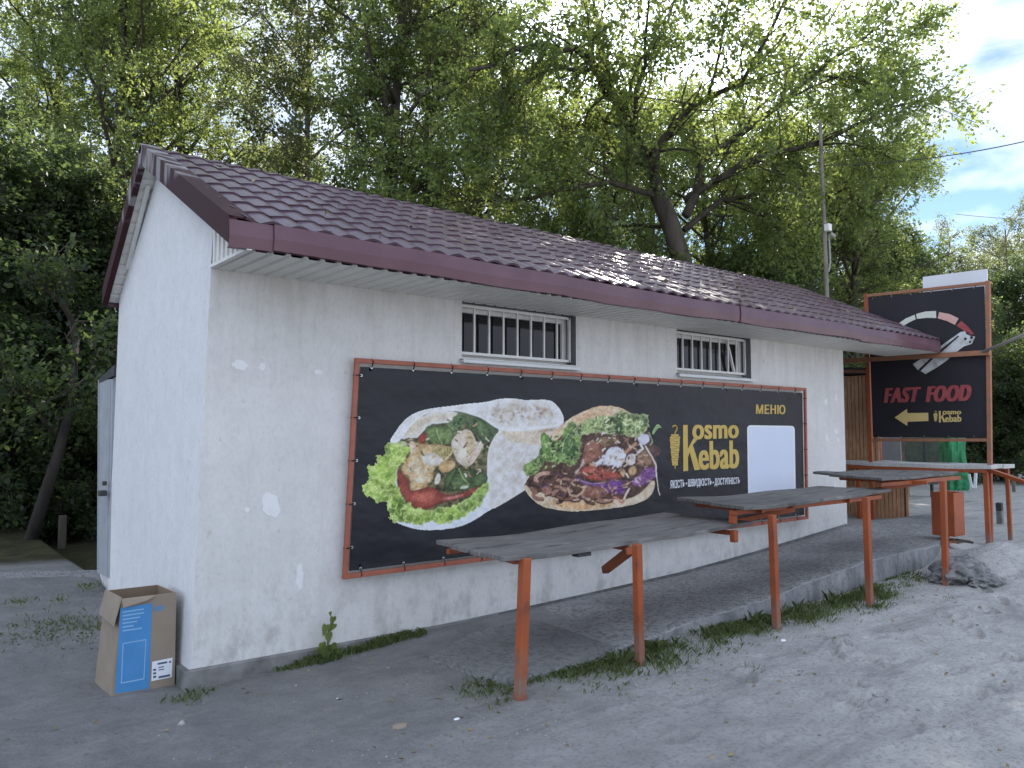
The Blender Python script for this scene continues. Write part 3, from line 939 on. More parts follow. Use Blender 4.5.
# ------------------------------------------------------------------ banner on the front wall
BY = -0.055                                  # plane of the printed sheet
banner = thing('banner', 'long black food banner with wrap and pita laced into orange frame on white wall', 'banner', (4.4, BY, 1.3))
cTL, cTR, cBL, cBR = (on_y(x, y, BY) for x, y in ((356, 360.5), (804, 389.5), (344, 576.5), (806, 517.5)))
def bpt(s, t_):                               # s along, t up, 0..1
    return (cBL * (1 - s) + cBR * s) * (1 - t_) + (cTL * (1 - s) + cTR * s) * t_
nu_, nv_ = 60, 16
vv = []; ff = []
for i in range(nu_ + 1):
    for j in range(nv_ + 1):
        s_, t_ = i / nu_, j / nv_
        s2 = .006 + s_ * .988; t2 = .022 + t_ * .95
        q = bpt(s2, t2)
        vv.append((q.x, BY + .0, q.z))
for i in range(nu_):
    for j in range(nv_):
        a_ = i * (nv_ + 1) + j
        ff.append((a_, a_ + nv_ + 1, a_ + nv_ + 2, a_ + 1))
MB().add(vv, ff).build('printed_sheet', M['vinyl'], banner)
fr_ = MB()
tk = .036
y_ = BY - .004
for a_, b_ in ((cTL, cTR), (cBL, cBR), (cTL, cBL), (cTR, cBR)):
    vert = abs((b_ - a_).z) > abs((b_ - a_).x)
    d_ = (b_ - a_).normalized() * tk / 2 * (-1.03 if vert else 1)
    fr_.bar(a_ - d_ + Vector((0, -.012, 0)), b_ + d_ + Vector((0, -.012, 0)), tk, .03, up=(0, 1, 0))
fr_.build('banner_frame', M['banner_frame'], banner, bevel=.003)
br = MB()
for s_ in (.02, .26, .5, .74, .98):
    for t_ in (.04, .96):
        q = bpt(s_, t_)
        MB().bar((q.x, BY, q.z), (q.x, 0.02, q.z), .02).build('standoff', M['banner_frame'], banner)
def lace(name_a, a_, b_, n_, inward, parent):
    for k in range(n_):
        f_ = (k + .35) / n_
        q = a_ * (1 - f_) + b_ * f_
        e = q + inward
        t_ = MB()
        t_.tube([(q - inward * .45) + Vector((0, -.006, 0)), q + Vector((0, -.034, 0)), e + Vector((0, -.012, 0))], .005, n=5)
        t_.build('tie', M['tie'], parent)
        b = MB(); b.tube([e + Vector((0, -.004, 0)), e + Vector((0, -.010, 0))], .011, n=10)
        b.build('eyelet', M['eyelet'], parent)
lace('t', cTL, cTR, 17, Vector((0, 0, -.048)), banner)
lace('t', cBL, cBR, 17, Vector((0, 0, .048)), banner)
lace('t', cTL, cBL, 5, Vector((.048, 0, 0)), banner)
lace('t', cTR, cBR, 5, Vector((-.048, 0, 0)), banner)

# ---- the printed food: painted as ink colours on a fine mesh
def s2l(c):
    c = np.asarray(c, float) / 255
    return np.where(c <= .04045, c / 12.92, ((c + .055) / 1.055) ** 2.4)

def chaikin(P, it=2):
    P = np.asarray(P, float)
    for _ in range(it):
        Q = np.roll(P, -1, 0)
        P = np.stack([P * .75 + Q * .25, P * .25 + Q * .75], 1).reshape(-1, 2)
    return P

class Painter:
    def __init__(s, x0, x1, z0, z1, cell, seed):
        s.xs = np.arange(x0, x1, cell); s.zs = np.arange(z0, z1, cell)
        s.X, s.Z = np.meshgrid(s.xs, s.zs, indexing='ij')
        s.px, s.py = project(s.X, np.full_like(s.X, BY), s.Z)
        s.C = np.zeros(s.X.shape + (3,)); s.A = np.zeros(s.X.shape)
        s.seed = seed
    def sd(s, P, wob=0.0, wf=.25, sm=2):
        """signed distance in photo pixels, positive inside"""
        P = chaikin(P, sm) if sm else np.asarray(P, float)
        s.seed += 1
        x = s.px + (wob * (fbm(s.px * wf, s.py * wf, s.seed) - .5) * 2 if wob else 0)
        y = s.py + (wob * (fbm(s.px * wf, s.py * wf, s.seed + 500) - .5) * 2 if wob else 0)
        lo = P.min(0) - 8; hi = P.max(0) + 8
        m_ = (x > lo[0]) & (x < hi[0]) & (y > lo[1]) & (y < hi[1])
        out = np.full(x.shape, -9.0)
        xm, ym = x[m_], y[m_]
        ins = np.zeros(xm.shape, bool); dmin = np.full(xm.shape, 1e9)
        n_ = len(P)
        for i in range(n_):
            ax, ay = P[i]; bx, by = P[(i + 1) % n_]
            c = ((ay > ym) != (by > ym))
            with np.errstate(divide='ignore', invalid='ignore'):
                xi = (bx - ax) * (ym - ay) / (by - ay + 1e-12) + ax
            ins ^= c & (xm < xi)
            dx, dy = bx - ax, by - ay
            t_ = np.clip(((xm - ax) * dx + (ym - ay) * dy) / (dx * dx + dy * dy + 1e-12), 0, 1)
            dmin = np.minimum(dmin, (xm - ax - t_ * dx) ** 2 + (ym - ay - t_ * dy) ** 2)
        out[m_] = np.where(ins, 1, -1) * np.sqrt(dmin)
        return out
    def put(s, a, col):
        a = np.clip(a, 0, 1)[..., None]
        s.C = s.C * (1 - a) + col * a
        s.A = np.maximum(s.A, a[..., 0])
    def shape(s, P, col, col2=None, nf=.25, wob=0.0, wf=.25, edge=None, ew=3.0, bulge=0.0, bw=6, sm=2, soft=.5, contrast=1.0, stretch=(1, 1), seed=None):
        d = s.sd(P, wob, wf, sm)
        a = np.clip(d / (2 * soft) + .5, 0, 1)
        c = np.broadcast_to(s2l(col), s.C.shape).copy()
        if col2 is not None:
            s.seed += 1
            n_ = fbm(s.px * nf * stretch[0], s.py * nf * stretch[1], s.seed, 5)
            n_ = np.clip((n_ - .5) * 2.4 * contrast + .5, 0, 1)[..., None]
            c = c * (1 - n_) + s2l(col2) * n_
        if edge is not None:
            e = np.exp(-np.clip(d, 0, None) / ew)[..., None]
            c = c * (1 - e) + s2l(edge) * e
        if bulge:
            e = (1 - np.exp(-np.clip(d, 0, None) / bw))[..., None]
            c = c * (1 - bulge + bulge * 1.35 * e)
        s.put(a, c)
    def frill(s, P, dark, mid, light, f=.16, wob=2.5, wf=.3, sm=2):
        """curly leaf: folded ridges between dark hollows and pale rims"""
        d = s.sd(P, wob, wf, sm)
        a = np.clip(d + .5, 0, 1)
        s.seed += 1
        wx = s.px + 9 * (fbm(s.px * .08, s.py * .08, s.seed) - .5); wy = s.py + 9 * (fbm(s.px * .08, s.py * .08, s.seed + 77) - .5)
        r = 1 - np.abs(2 * fbm(wx * f, wy * f, s.seed + 5, 3) - 1) * 2.6
        r = np.clip(r, 0, 1)
        b_ = fbm(s.px * f * .6, s.py * f * .6, s.seed + 9, 3)
        k = np.clip((b_ - .38) * 3.2, 0, 1)[..., None]
        c = s2l(dark) * (1 - k) + s2l(mid) * k
        rr = (r ** 3)[..., None] * .85
        c = c * (1 - rr) + s2l(light) * rr
        e = np.exp(-np.clip(d, 0, None) / 1.3)[..., None] * .6
        c = c * (1 - e) + s2l(light) * e
        s.put(a, c)
    def line(s, P, col, w):
        P = np.asarray(P, float)
        dm = np.full(s.px.shape, 1e9)
        for i in range(len(P) - 1):
            ax, ay = P[i]; bx, by = P[i + 1]
            dx, dy = bx - ax, by - ay
            t_ = np.clip(((s.px - ax) * dx + (s.py - ay) * dy) / (dx * dx + dy * dy + 1e-9), 0, 1)
            dm = np.minimum(dm, np.hypot(s.px - ax - t_ * dx, s.py - ay - t_ * dy))
        s.put(np.clip(w / 2 - dm + .5, 0, 1), s2l(col))
    def build(s, name, off, parent, gain=1.0):
        keep = s.A > .5
        n0_, n1_ = keep.shape
        ix = np.arange(n0_ * n1_).reshape(n0_, n1_)
        f_ = keep[:-1, :-1] & keep[1:, :-1] & keep[1:, 1:] & keep[:-1, 1:]
        fq = np.stack([ix[:-1, :-1], ix[1:, :-1], ix[1:, 1:], ix[:-1, 1:]], -1)[f_]
        used, inv = np.unique(fq, return_inverse=True)
        V_ = np.stack([s.X, np.full_like(s.X, BY - off), s.Z], -1).reshape(-1, 3)[used]
        gr_ = fbm(s.px * .75, s.py * .75, 901, 3) - .5
        mid_ = fbm(s.px * .16, s.py * .16, 933, 3) - .5
        dk_ = 1 - np.clip(s.C.min(-1) / .55, 0, 1) * .75            # pale bread keeps its even tone
        s.C = np.clip(s.C * (1 + (1.25 * gr_ + .75 * mid_) * dk_)[..., None], 0, 1)
        c = s.C.reshape(-1, 3)[used]
        lum_ = c @ np.array([.3, .59, .11])
        c = c * .88 + lum_[:, None] * .12                    # a bleached outdoor print
        c = np.clip(c * gain / (1 + .42 * c), 0, .86)
        return mesh_np(name, V_, inv.reshape(-1, 4), M['picture'], parent, cols=c)

def z8(ox, oy, pts, k=8.0):
    return [(ox + x / k, oy + y / k) for x, y in pts]
A_ = lambda p: z8(350, 380, p)
B_ = lambda p: z8(350, 450, p)
C_ = lambda p: z8(450, 390, p)
D_ = lambda p: z8(510, 400, p)
E_ = lambda p: z8(570, 395, p)
G_ = lambda p: z8(510, 440, p)
H_ = lambda p: z8(570, 440, p)

GAIN = 1.34
pt = Painter(1.22, 4.15, .62, 2.05, .0055, 10)
body = [(390, 441), (394, 434), (400, 425), (408, 417), (418, 412), (430, 409), (440, 407), (455, 405), (470, 403), (485, 402), (500, 399), (515, 399), (524, 400), (537, 400),
        (550, 400), (556, 405), (561, 412), (565, 421), (558, 452), (540, 482), (524, 491), (510, 500), (487, 512), (465, 525), (445, 529), (422, 530), (407, 526), (392, 520), (385, 500)]
pt.shape(body, (222, 226, 236), (205, 212, 228), nf=.12, edge=(236, 238, 242), ew=2)
# mouth of the wrap
pt.shape([(398, 444), (404, 430), (415, 418), (430, 412), (450, 410), (465, 412), (480, 419), (492, 427), (500, 431), (492, 440), (487, 454), (487, 475), (486, 495), (470, 512), (440, 520), (408, 515), (396, 490)],
         (48, 50, 32), (118, 108, 70), nf=.3)
pt.shape(A_([(530, 300), (600, 280), (700, 245), (870, 248), (850, 300), (780, 345), (620, 352), (580, 420), (540, 462), (400, 470), (330, 500), (360, 420), (440, 345)]), (222, 206, 180), (190, 166, 130), nf=.18, wob=1.5, edge=(226, 224, 222), ew=3)
pt.shape(A_([(330, 500), (420, 480), (470, 520), (400, 545), (330, 530)]), (200, 196, 160), (150, 165, 90), nf=.3)
pt.frill(A_([(790, 345), (860, 270), (940, 260), (930, 330), (900, 390), (830, 440), (780, 420)]), (36, 58, 34), (84, 110, 66), (128, 150, 98), f=.3)
pt.shape(A_([(610, 360), (700, 375), (780, 355), (840, 430), (800, 525), (700, 515), (630, 500), (600, 420)]), (122, 146, 80), (84, 106, 58), nf=.16, edge=(60, 84, 44), ew=2, bulge=.2)
pt.line(A_([(690, 395), (705, 450), (740, 520)]), (156, 180, 110), .9)
pt.shape(C_([(110, 190), (200, 205), (280, 235), (400, 310), (370, 360), (290, 440), (215, 400), (190, 320), (150, 310), (120, 260)]), (56, 72, 46), (92, 108, 70), nf=.2, bulge=.25)
pt.shape(C_([(200, 215), (260, 240), (330, 330), (300, 420), (230, 395), (205, 300)]), (104, 126, 80), (70, 92, 56), nf=.2, edge=(44, 70, 36), ew=2)
pt.shape(A_([(550, 440), (595, 415), (610, 440), (600, 490), (560, 520), (545, 480)]), (166, 66, 46), (140, 50, 38), nf=.3, bulge=.3, bw=3)
# chicken
pt.shape(C_([(5, 400), (90, 320), (160, 312), (190, 370), (205, 420), (255, 420), (268, 440), (250, 490), (150, 632), (60, 585), (15, 480)]), (228, 214, 196), (206, 184, 158), nf=.18, wob=.8, bulge=.18, bw=4)
pt.shape(C_([(118, 350), (165, 330), (205, 415), (190, 470), (135, 530)]), (204, 176, 140), (188, 156, 120), nf=.25)
pt.line(C_([(135, 535), (200, 470), (225, 430)]), (150, 110, 84), 1.0)
pt.shape(C_([(215, 430), (262, 425), (258, 470), (170, 610), (130, 590)]), (232, 214, 196), (214, 186, 160), nf=.2, bulge=.2, bw=3)
pt.shape(B_([(480, 20), (520, -20), (640, -60), (760, -40), (830, -20), (820, 40), (760, 110), (670, 150), (665, 240), (600, 310), (530, 340), (470, 330), (480, 220), (412, 190), (415, 120)]),
         (224, 198, 146), (192, 150, 92), nf=.3, wob=2, bulge=.2, bw=4, edge=(176, 128, 76), ew=1.5)
pt.shape(A_([(560, 620), (600, 585), (680, 585), (745, 630), (720, 680), (640, 690), (580, 670)]), (226, 218, 202), (204, 190, 168), nf=.3, wob=1.2, bulge=.2, bw=4)
pt.shape(B_([(430, 130), (500, 80), (560, 110), (600, 190), (640, 240), (560, 270), (500, 250), (490, 190)]), (224, 208, 176), (196, 156, 104), nf=.3, wob=1.4, bulge=.2, bw=3)
pt.shape(A_([(700, 700), (740, 650), (820, 640), (850, 680), (800, 730), (730, 745)]), (214, 180, 122), (186, 142, 84), nf=.3, wob=1, bulge=.2, bw=3)
pt.shape(A_([(640, 560), (700, 535), (800, 535), (830, 550), (790, 600), (740, 640), (700, 600)]), (122, 116, 60), (190, 168, 106), nf=.4, wob=1.2)
pt.line(A_([(760, 635), (800, 600), (828, 550)]), (206, 196, 140), 1.1)
pt.shape(A_([(480, 480), (520, 500), (530, 560), (500, 600), (470, 560)]), (222, 200, 176), (196, 156, 120), nf=.3, wob=1)
# tomato
pt.shape(B_([(370, 180), (400, 140), (415, 190), (470, 235), (472, 335), (560, 312), (640, 290), (690, 310), (740, 350), (830, 362), (1000, 300), (1110, 270), (1110, 300), (900, 385), (760, 415), (700, 432), (640, 470), (580, 478), (480, 450), (420, 370), (375, 280)]),
         (164, 70, 52), (130, 52, 40), nf=.14, edge=(112, 48, 38), ew=1.6, bulge=.15)
pt.shape(B_([(740, 385), (820, 372), (905, 350), (900, 368), (800, 398), (750, 402)]), (214, 132, 122), (196, 96, 88), nf=.3, soft=1.0)
pt.shape(B_([(480, 360), (560, 345), (660, 330), (690, 370), (600, 410), (500, 400)]), (190, 92, 70), (168, 70, 54), nf=.2, soft=2.0)
# lower spinach
pt.shape(B_([(740, 250), (800, 170), (860, 135), (900, 150), (960, 150), (1100, 190), (1100, 270), (960, 310), (840, 335), (770, 330)]), (96, 116, 66), (60, 80, 46), nf=.18, wob=.6, edge=(40, 62, 30), ew=1.5, bulge=.2)
pt.line(B_([(870, 150), (900, 220), (950, 275)]), (150, 170, 96), 1.1)
pt.line(B_([(780, 330), (800, 260), (860, 140)]), (40, 62, 30), 1.0)
pt.shape(B_([(690, 190), (720, 185), (725, 240), (700, 280), (670, 270)]), (226, 222, 206), (196, 186, 150), nf=.4)
pt.shape(B_([(870, 300), (940, 270), (950, 300), (890, 315)]), (200, 204, 180), (150, 166, 120), nf=.4)
def bits(P, poly, n_, cols, seed, ln=(1.5, 4.5), wd=(.7, 1.8), mean=0.0, dev=1.2):
    d = P.sd(poly, 0)
    r_ = np.random.default_rng(seed)
    cand = np.argwhere(d > 1.5)
    for k in range(n_):
        i, j = cand[r_.integers(len(cand))]
        x, y = P.px[i, j], P.py[i, j]
        a_ = r_.normal(mean, dev); l_ = r_.uniform(*ln); c_ = r_.normal(0, .5)
        P.line([(x, y), (x + l_ * .5 * math.cos(a_), y + l_ * .5 * math.sin(a_)), (x + l_ * .5 * (math.cos(a_) + math.cos(a_ + c_)), y + l_ * .5 * (math.sin(a_) + math.sin(a_ + c_)))], cols[r_.integers(len(cols))], r_.uniform(*wd))
bits(pt, [(402, 440), (416, 420), (455, 413), (490, 429), (488, 470), (484, 492), (440, 492), (402, 470)], 60, [(214, 196, 156), (190, 160, 110), (70, 80, 46), (110, 132, 70), (150, 112, 74), (232, 222, 204), (60, 52, 36)], 71)
# curly lettuce
pt.frill([(384, 445), (391, 441), (402, 447), (412, 448), (408, 454), (402, 462), (397, 470), (396, 482), (400, 492), (406, 503), (418, 509), (430, 511), (440, 507), (455, 507), (468, 500), (476, 492), (487, 486), (487, 494), (476, 510),
          (462, 518), (452, 522), (440, 526), (430, 521), (418, 526), (405, 523), (392, 524), (387, 513), (388, 502), (375, 503), (372, 495), (367, 498), (361, 492), (363, 486), (370, 477), (366, 474), (366, 466), (376, 464), (374, 455), (386, 454)],
         (84, 118, 30), (158, 196, 62), (208, 226, 118), f=.17, wob=3.2, wf=.34)
pt.frill([(455, 506), (470, 499), (478, 488), (490, 480), (488, 492), (476, 508), (462, 514)], (60, 92, 30), (130, 168, 60), (184, 206, 106), f=.2, wob=2.5)
# pale rim and the rolled right hand side
rim = [(392, 521), (407, 523), (424, 527), (440, 527), (455, 522), (470, 515), (482, 506), (489, 494), (495, 500), (487, 513), (465, 526), (445, 530), (422, 531), (405, 527)]
pt.shape(rim, (226, 230, 236), (206, 214, 224), nf=.2)
right = [(499, 430), (492, 440), (487, 454), (488, 474), (489, 492), (487, 513), (510, 500), (524, 491), (545, 476), (560, 452), (566, 420), (545, 427), (520, 432)]
pt.shape(right, (222, 220, 222), (202, 196, 190), nf=.22, contrast=1.3, edge=(228, 220, 208), ew=1.6)
pt.shape(C_([(400, 310), (520, 330), (700, 320), (840, 300), (800, 380), (720, 430), (600, 430), (480, 420), (420, 370)]), (204, 186, 156), (222, 206, 182), nf=.25, wob=1.5, soft=1.5)
pt.line(C_([(520, 335), (545, 380), (590, 370), (640, 430), (715, 440)]), (228, 206, 178), 1.2)
pt.shape(C_([(700, 325), (850, 300), (830, 330), (720, 340)]), (150, 118, 90), (180, 150, 120), nf=.3, soft=1.5)
# flap on top
flap = [(388, 442), (394, 433), (400, 424), (408, 416), (418, 411), (430, 408), (455, 405), (485, 402), (500, 398), (515, 398), (524, 400), (550, 399), (557, 405), (562, 412), (565, 421), (555, 427), (540, 428), (522, 431), (505, 431), (495, 428), (485, 420), (472, 414), (455, 410.5), (440, 411), (424, 414), (412, 424), (403, 436), (396, 444)]
pt.shape(flap, (228, 228, 232), (206, 200, 192), nf=.2, contrast=1.2, edge=(240, 241, 244), ew=1.4)
# browned spots
def spots(P, n_, seed, poly, cols, r=(1.2, 3.2), al=.75):
    d = P.sd(poly, 0)
    rs = np.random.default_rng(seed)
    cand = np.argwhere(d > 3)
    for k in range(n_):
        i, j = cand[rs.integers(len(cand))]
        cx, cy = P.px[i, j], P.py[i, j]
        rr = rs.uniform(*r); an = rs.normal(.5, .6); st = rs.uniform(.35, .9)
        x = P.px - cx + 3.2 * (fbm(P.px * .3, P.py * .3, seed + k) - .5); y = P.py - cy + 3.2 * (fbm(P.px * .3, P.py * .3, seed + k + 90) - .5)
        u = x * math.cos(an) + y * math.sin(an); v = (-x * math.sin(an) + y * math.cos(an)) / st
        a = np.exp(-(u * u + v * v) / (rr * rr)) * al * rs.uniform(.3, 1)
        P.put(np.where(P.A > .5, a, 0), s2l(cols[rs.integers(len(cols))]))
spc = [(176, 152, 112), (160, 120, 82), (140, 138, 96), (186, 168, 140), (128, 92, 64)]
spots(pt, 80, 60, [(482, 404), (510, 400), (550, 402), (560, 415), (540, 426), (510, 430), (490, 420)], spc, (.9, 2.6), .8)
spots(pt, 6, 81, [(530, 406), (548, 404), (552, 418), (538, 420)], [(140, 88, 52), (120, 74, 46)], (1.6, 3.4), .9)
spots(pt, 34, 140, [(494, 440), (520, 436), (556, 430), (548, 460), (524, 488), (492, 508)], [(176, 160, 128), (150, 134, 110), (160, 150, 150), (150, 110, 84)], (1.0, 3.0), .5)
spots(pt, 40, 211, [(482, 404), (510, 400), (550, 402), (560, 415), (540, 426), (510, 430), (490, 420)], [(186, 160, 126), (170, 150, 120)], (2, 4.5), .4)
spots(pt, 50, 340, [(494, 440), (520, 436), (556, 430), (548, 460), (524, 488), (492, 508)], [(184, 168, 146), (170, 156, 140), (190, 170, 150)], (2, 5), .45)
pt.build('wrap_picture', .0025, banner, GAIN)

ps = Painter(2.78, 5.25, .70, 2.0, .0058, 300)
outline = [(524, 485), (526, 481), (536, 462), (547, 440), (557, 429), (566, 421), (580, 412.5), (595, 407), (607, 406), (620, 408), (630, 413), (640, 419), (650, 432), (656, 452), (657, 472), (654, 486), (649, 496),
           (642, 501), (630, 505), (610, 508.5), (590, 510), (572, 511), (554, 509), (541, 506), (532, 499), (525, 491)]
ps.shape(outline, (52, 34, 30), (88, 60, 48), nf=.3, wob=.6)
# pita, upper and lower edges
ps.shape([(541, 451), (547, 438), (557, 428), (566, 420), (580, 412), (595, 406), (607, 405), (620, 407), (632, 413), (640, 420), (626, 420), (612, 417), (600, 417), (588, 421), (577, 426), (566, 432), (553, 443)],
         (226, 204, 172), (206, 168, 124), nf=.2, edge=(206, 166, 122), ew=1.6, wob=.6)
ps.shape([(566, 424), (585, 413), (604, 409), (612, 411), (600, 417), (582, 423)], (196, 148, 104), (214, 178, 138), nf=.3, soft=2)
ps.shape([(524, 484), (530, 489), (538, 491), (550, 497), (566, 500), (595, 500), (612, 499), (625, 500), (640, 494), (652, 480), (656, 482), (652, 495), (643, 502), (630, 506), (610, 509), (590, 511), (572, 512), (554, 510), (541, 507), (531, 499), (524, 491)],
         (220, 200, 172), (200, 170, 134), nf=.2, edge=(206, 176, 140), ew=1.2, wob=.5)
ps.shape([(548, 498), (566, 501), (595, 501), (612, 500), (616, 504), (600, 508), (575, 509.5), (553, 507)], (188, 126, 72), (220, 176, 124), nf=.35, soft=1.4, wob=1.2)
# lettuce
ps.frill(D_([(120, 600), (90, 540), (150, 480), (215, 470), (240, 400), (250, 300), (300, 260), (340, 330), (400, 320), (440, 230), (480, 180), (520, 170), (560, 230), (570, 330), (560, 440), (530, 520), (470, 530), (400, 500), (330, 490), (250, 500), (220, 590), (140, 620)]),
         (34, 54, 30), (96, 132, 56), (160, 186, 100), f=.22, wob=2.6)
ps.shape(D_([(240, 275), (275, 248), (320, 320), (335, 420), (320, 490), (265, 430), (245, 350)]), (134, 178, 74), (100, 146, 56), nf=.25, edge=(96, 140, 56), ew=1, bulge=.15)
ps.line(D_([(272, 262), (300, 360), (325, 480)]), (66, 98, 40), 1.0)
ps.shape(D_([(425, 300), (470, 270), (520, 300), (530, 400), (480, 470), (430, 410)]), (56, 86, 42), (88, 122, 62), nf=.25, bulge=.2)
ps.line(D_([(415, 420), (425, 340), (460, 270), (500, 290), (490, 370), (465, 400)]), (150, 176, 112), .9)
ps.frill(E_([(10, 300), (60, 240), (130, 200), (250, 170), (330, 180), (400, 105), (430, 130), (520, 160), (570, 150), (615, 145), (630, 200), (625, 270), (580, 310), (510, 350), (440, 310), (330, 330), (250, 290), (120, 320), (60, 330)]),
         (44, 62, 36), (132, 156, 82), (196, 210, 142), f=.24, wob=2.8)
ps.shape(E_([(265, 190), (370, 170), (385, 215), (330, 250), (280, 240)]), (44, 58, 34), (70, 88, 48), nf=.3, soft=1.2)
ps.shape(E_([(345, 230), (420, 210), (430, 310), (380, 330)]), (36, 54, 36), (60, 84, 50), nf=.3, soft=1.2)
ps.shape(D_([(240, 500), (300, 480), (360, 530), (330, 590), (250, 580)]), (62, 46, 32), (96, 70, 50), nf=.3)
# sliced meat, curled
rs = np.random.default_rng(8)
for k in range(44):
    cx, cy = rs.uniform(528, 612), rs.uniform(478, 499)
    if cy < 482 and cx < 545 and rs.random() < .5:
        continue
    R, a0 = rs.uniform(2.5, 8), rs.uniform(0, 6.28)
    span = rs.uniform(1.2, 2.8)
    arc = [(cx + R * 1.5 * math.cos(a0 + span * q / 6), cy + R * .8 * math.sin(a0 + span * q / 6)) for q in range(7)]
    base = [(160, 112, 94), (132, 88, 72), (186, 140, 118), (104, 68, 56), (84, 54, 46)][rs.integers(5)]
    ps.line([(x, y + .9) for x, y in arc], (46, 30, 26), rs.uniform(2.4, 5.0))
    ps.line(arc, base, rs.uniform(1.6, 4.0))
ps.shape(G_([(600, 380), (700, 360), (760, 400), (790, 440), (700, 470), (600, 460), (560, 430)]), (120, 72, 56), (150, 100, 80), nf=.4, wob=1, bulge=.3, bw=3)
ps.shape(G_([(245, 380), (300, 360), (330, 400), (300, 440), (250, 420)]), (166, 110, 92), (130, 80, 66), nf=.4, bulge=.3, bw=2)
ps.shape(G_([(480, 330), (560, 325), (590, 370), (540, 415), (480, 400)]), (66, 44, 32), (92, 66, 50), nf=.3, bulge=.35, bw=2)
ps.line(G_([(460, 385), (480, 440), (530, 450), (575, 420), (600, 370)]), (186, 146, 116), 2.0)
ps.shape(D_([(600, 330), (680, 325), (750, 380), (745, 440), (640, 500), (570, 520), (580, 440)]), (160, 102, 84), (128, 78, 62), nf=.3, wob=1.2, bulge=.2, bw=4)
ps.shape(D_([(730, 290), (850, 280), (880, 340), (760, 380), (700, 340)]), (88, 66, 46), (140, 112, 78), nf=.5, wob=1.5)
for k in range(26):
    cx, cy = rs.uniform(594, 640), rs.uniform(434, 452)
    an = rs.normal(-.5, .5); l_ = rs.uniform(2, 6)
    ps.line([(cx, cy), (cx + l_ * math.cos(an), cy + l_ * math.sin(an))], [(170, 130, 100), (206, 180, 150), (110, 76, 56), (70, 50, 38)][rs.integers(4)], rs.uniform(.8, 1.8))
ps.line(E_([(430, 470), (520, 390)]), (176, 124, 96), 3.2)
ps.shape(E_([(540, 440), (610, 430), (650, 520), (640, 570), (560, 580), (530, 510)]), (116, 80, 62), (150, 116, 84), nf=.5, wob=1.2, bulge=.2, bw=3)
# red cabbage
ps.shape(G_([(520, 300), (600, 340), (760, 355), (880, 300), (925, 390), (905, 445), (800, 420), (740, 375), (640, 360), (560, 340)]), (74, 34, 96), (128, 72, 146), nf=.5, wob=1.2, stretch=(.6, 1.6))
ps.shape(H_([(540, 290), (590, 230), (675, 210), (690, 280), (640, 340), (560, 370), (500, 365), (505, 310)]), (88, 44, 104), (140, 88, 146), nf=.45, wob=1.5)
ps.shape(H_([(515, 300), (555, 290), (570, 320), (540, 350), (515, 335)]), (190, 160, 200), (160, 120, 176), nf=.4)
ps.line(G_([(520, 310), (580, 330), (650, 350), (740, 345)]), (168, 130, 176), .9)
# tomato and sauce
ps.shape(D_([(555, 565), (600, 525), (680, 520), (760, 545), (880, 590), (895, 625), (800, 635), (700, 645), (610, 630), (565, 600)]), (186, 82, 62), (150, 58, 46), nf=.2, wob=.6, edge=(126, 38, 32), ew=1.2, bulge=.15)
ps.shape(D_([(600, 545), (680, 540), (720, 570), (640, 590)]), (210, 122, 98), (188, 90, 70), nf=.3, soft=2)
ps.shape(E_([(250, 510), (300, 430), (360, 415), (440, 440), (445, 520), (400, 585), (340, 565), (210, 560), (160, 560), (190, 530)]), (226, 226, 234), (196, 190, 200), nf=.25, wob=2.2, wf=.4, bulge=.15, bw=3)
ps.shape(E_([(445, 490), (500, 460), (530, 510), (500, 565), (440, 560)]), (222, 214, 210), (186, 170, 156), nf=.35, wob=1.5, bulge=.2, bw=3)
ps.shape(E_([(530, 340), (575, 305), (625, 320), (635, 360), (610, 395), (560, 400)]), (220, 218, 232), (196, 192, 210), nf=.25, wob=.8, bulge=.15, bw=3)
ps.line(E_([(540, 460), (580, 430), (560, 390)]), (214, 206, 206), 2.2)
for P_ in ([(390, 610), (430, 590), (450, 640), (420, 665)], [(470, 580), (520, 560), (535, 620), (490, 650), (460, 620)], [(140, 545), (190, 540), (210, 565), (160, 575)]):
    ps.shape(E_(P_), (212, 172, 122), (186, 138, 90), nf=.4, bulge=.3, bw=2)
ps.shape(E_([(70, 590), (120, 550), (100, 500), (80, 580), (50, 640), (30, 620)]), (206, 180, 164), (180, 140, 120), nf=.4, soft=1)
for P_ in ([(330, 690), (340, 750), (380, 770)], [(440, 740), (420, 800), (390, 790)]):
    ps.line(H_([(x, y - 300) for x, y in P_]), (186, 110, 96), 2.0)
ps.line(H_([(440, 440), (470, 390), (430, 470)]), (226, 200, 176), 1.5)
bits(ps, [(532, 482), (560, 470), (600, 466), (640, 470), (652, 478), (640, 494), (600, 499), (548, 497)], 90, [(176, 130, 108), (120, 80, 64), (60, 40, 34), (206, 164, 136), (96, 58, 50), (150, 104, 90), (90, 50, 100)], 72, (1.5, 5), (.6, 1.7))
bits(ps, [(580, 440), (610, 428), (640, 440), (652, 460), (640, 478), (590, 470)], 70, [(226, 216, 206), (190, 156, 122), (130, 92, 72), (80, 54, 44), (206, 182, 150), (160, 110, 90)], 73, (1.2, 4), (.6, 1.6), -.4, .8)
bits(ps, [(528, 470), (546, 438), (570, 425), (576, 450), (560, 465), (540, 474)], 50, [(150, 182, 96), (100, 132, 62), (52, 74, 40), (184, 206, 130), (70, 92, 50)], 74, (2, 6), (.6, 1.6), -1.2, .6)
bits(ps, [(584, 422), (610, 412), (640, 416), (648, 430), (620, 436), (592, 434)], 70, [(196, 212, 140), (140, 164, 90), (64, 84, 48), (216, 224, 170), (96, 120, 66)], 75, (2, 6), (.6, 1.5), -1.0, .9)
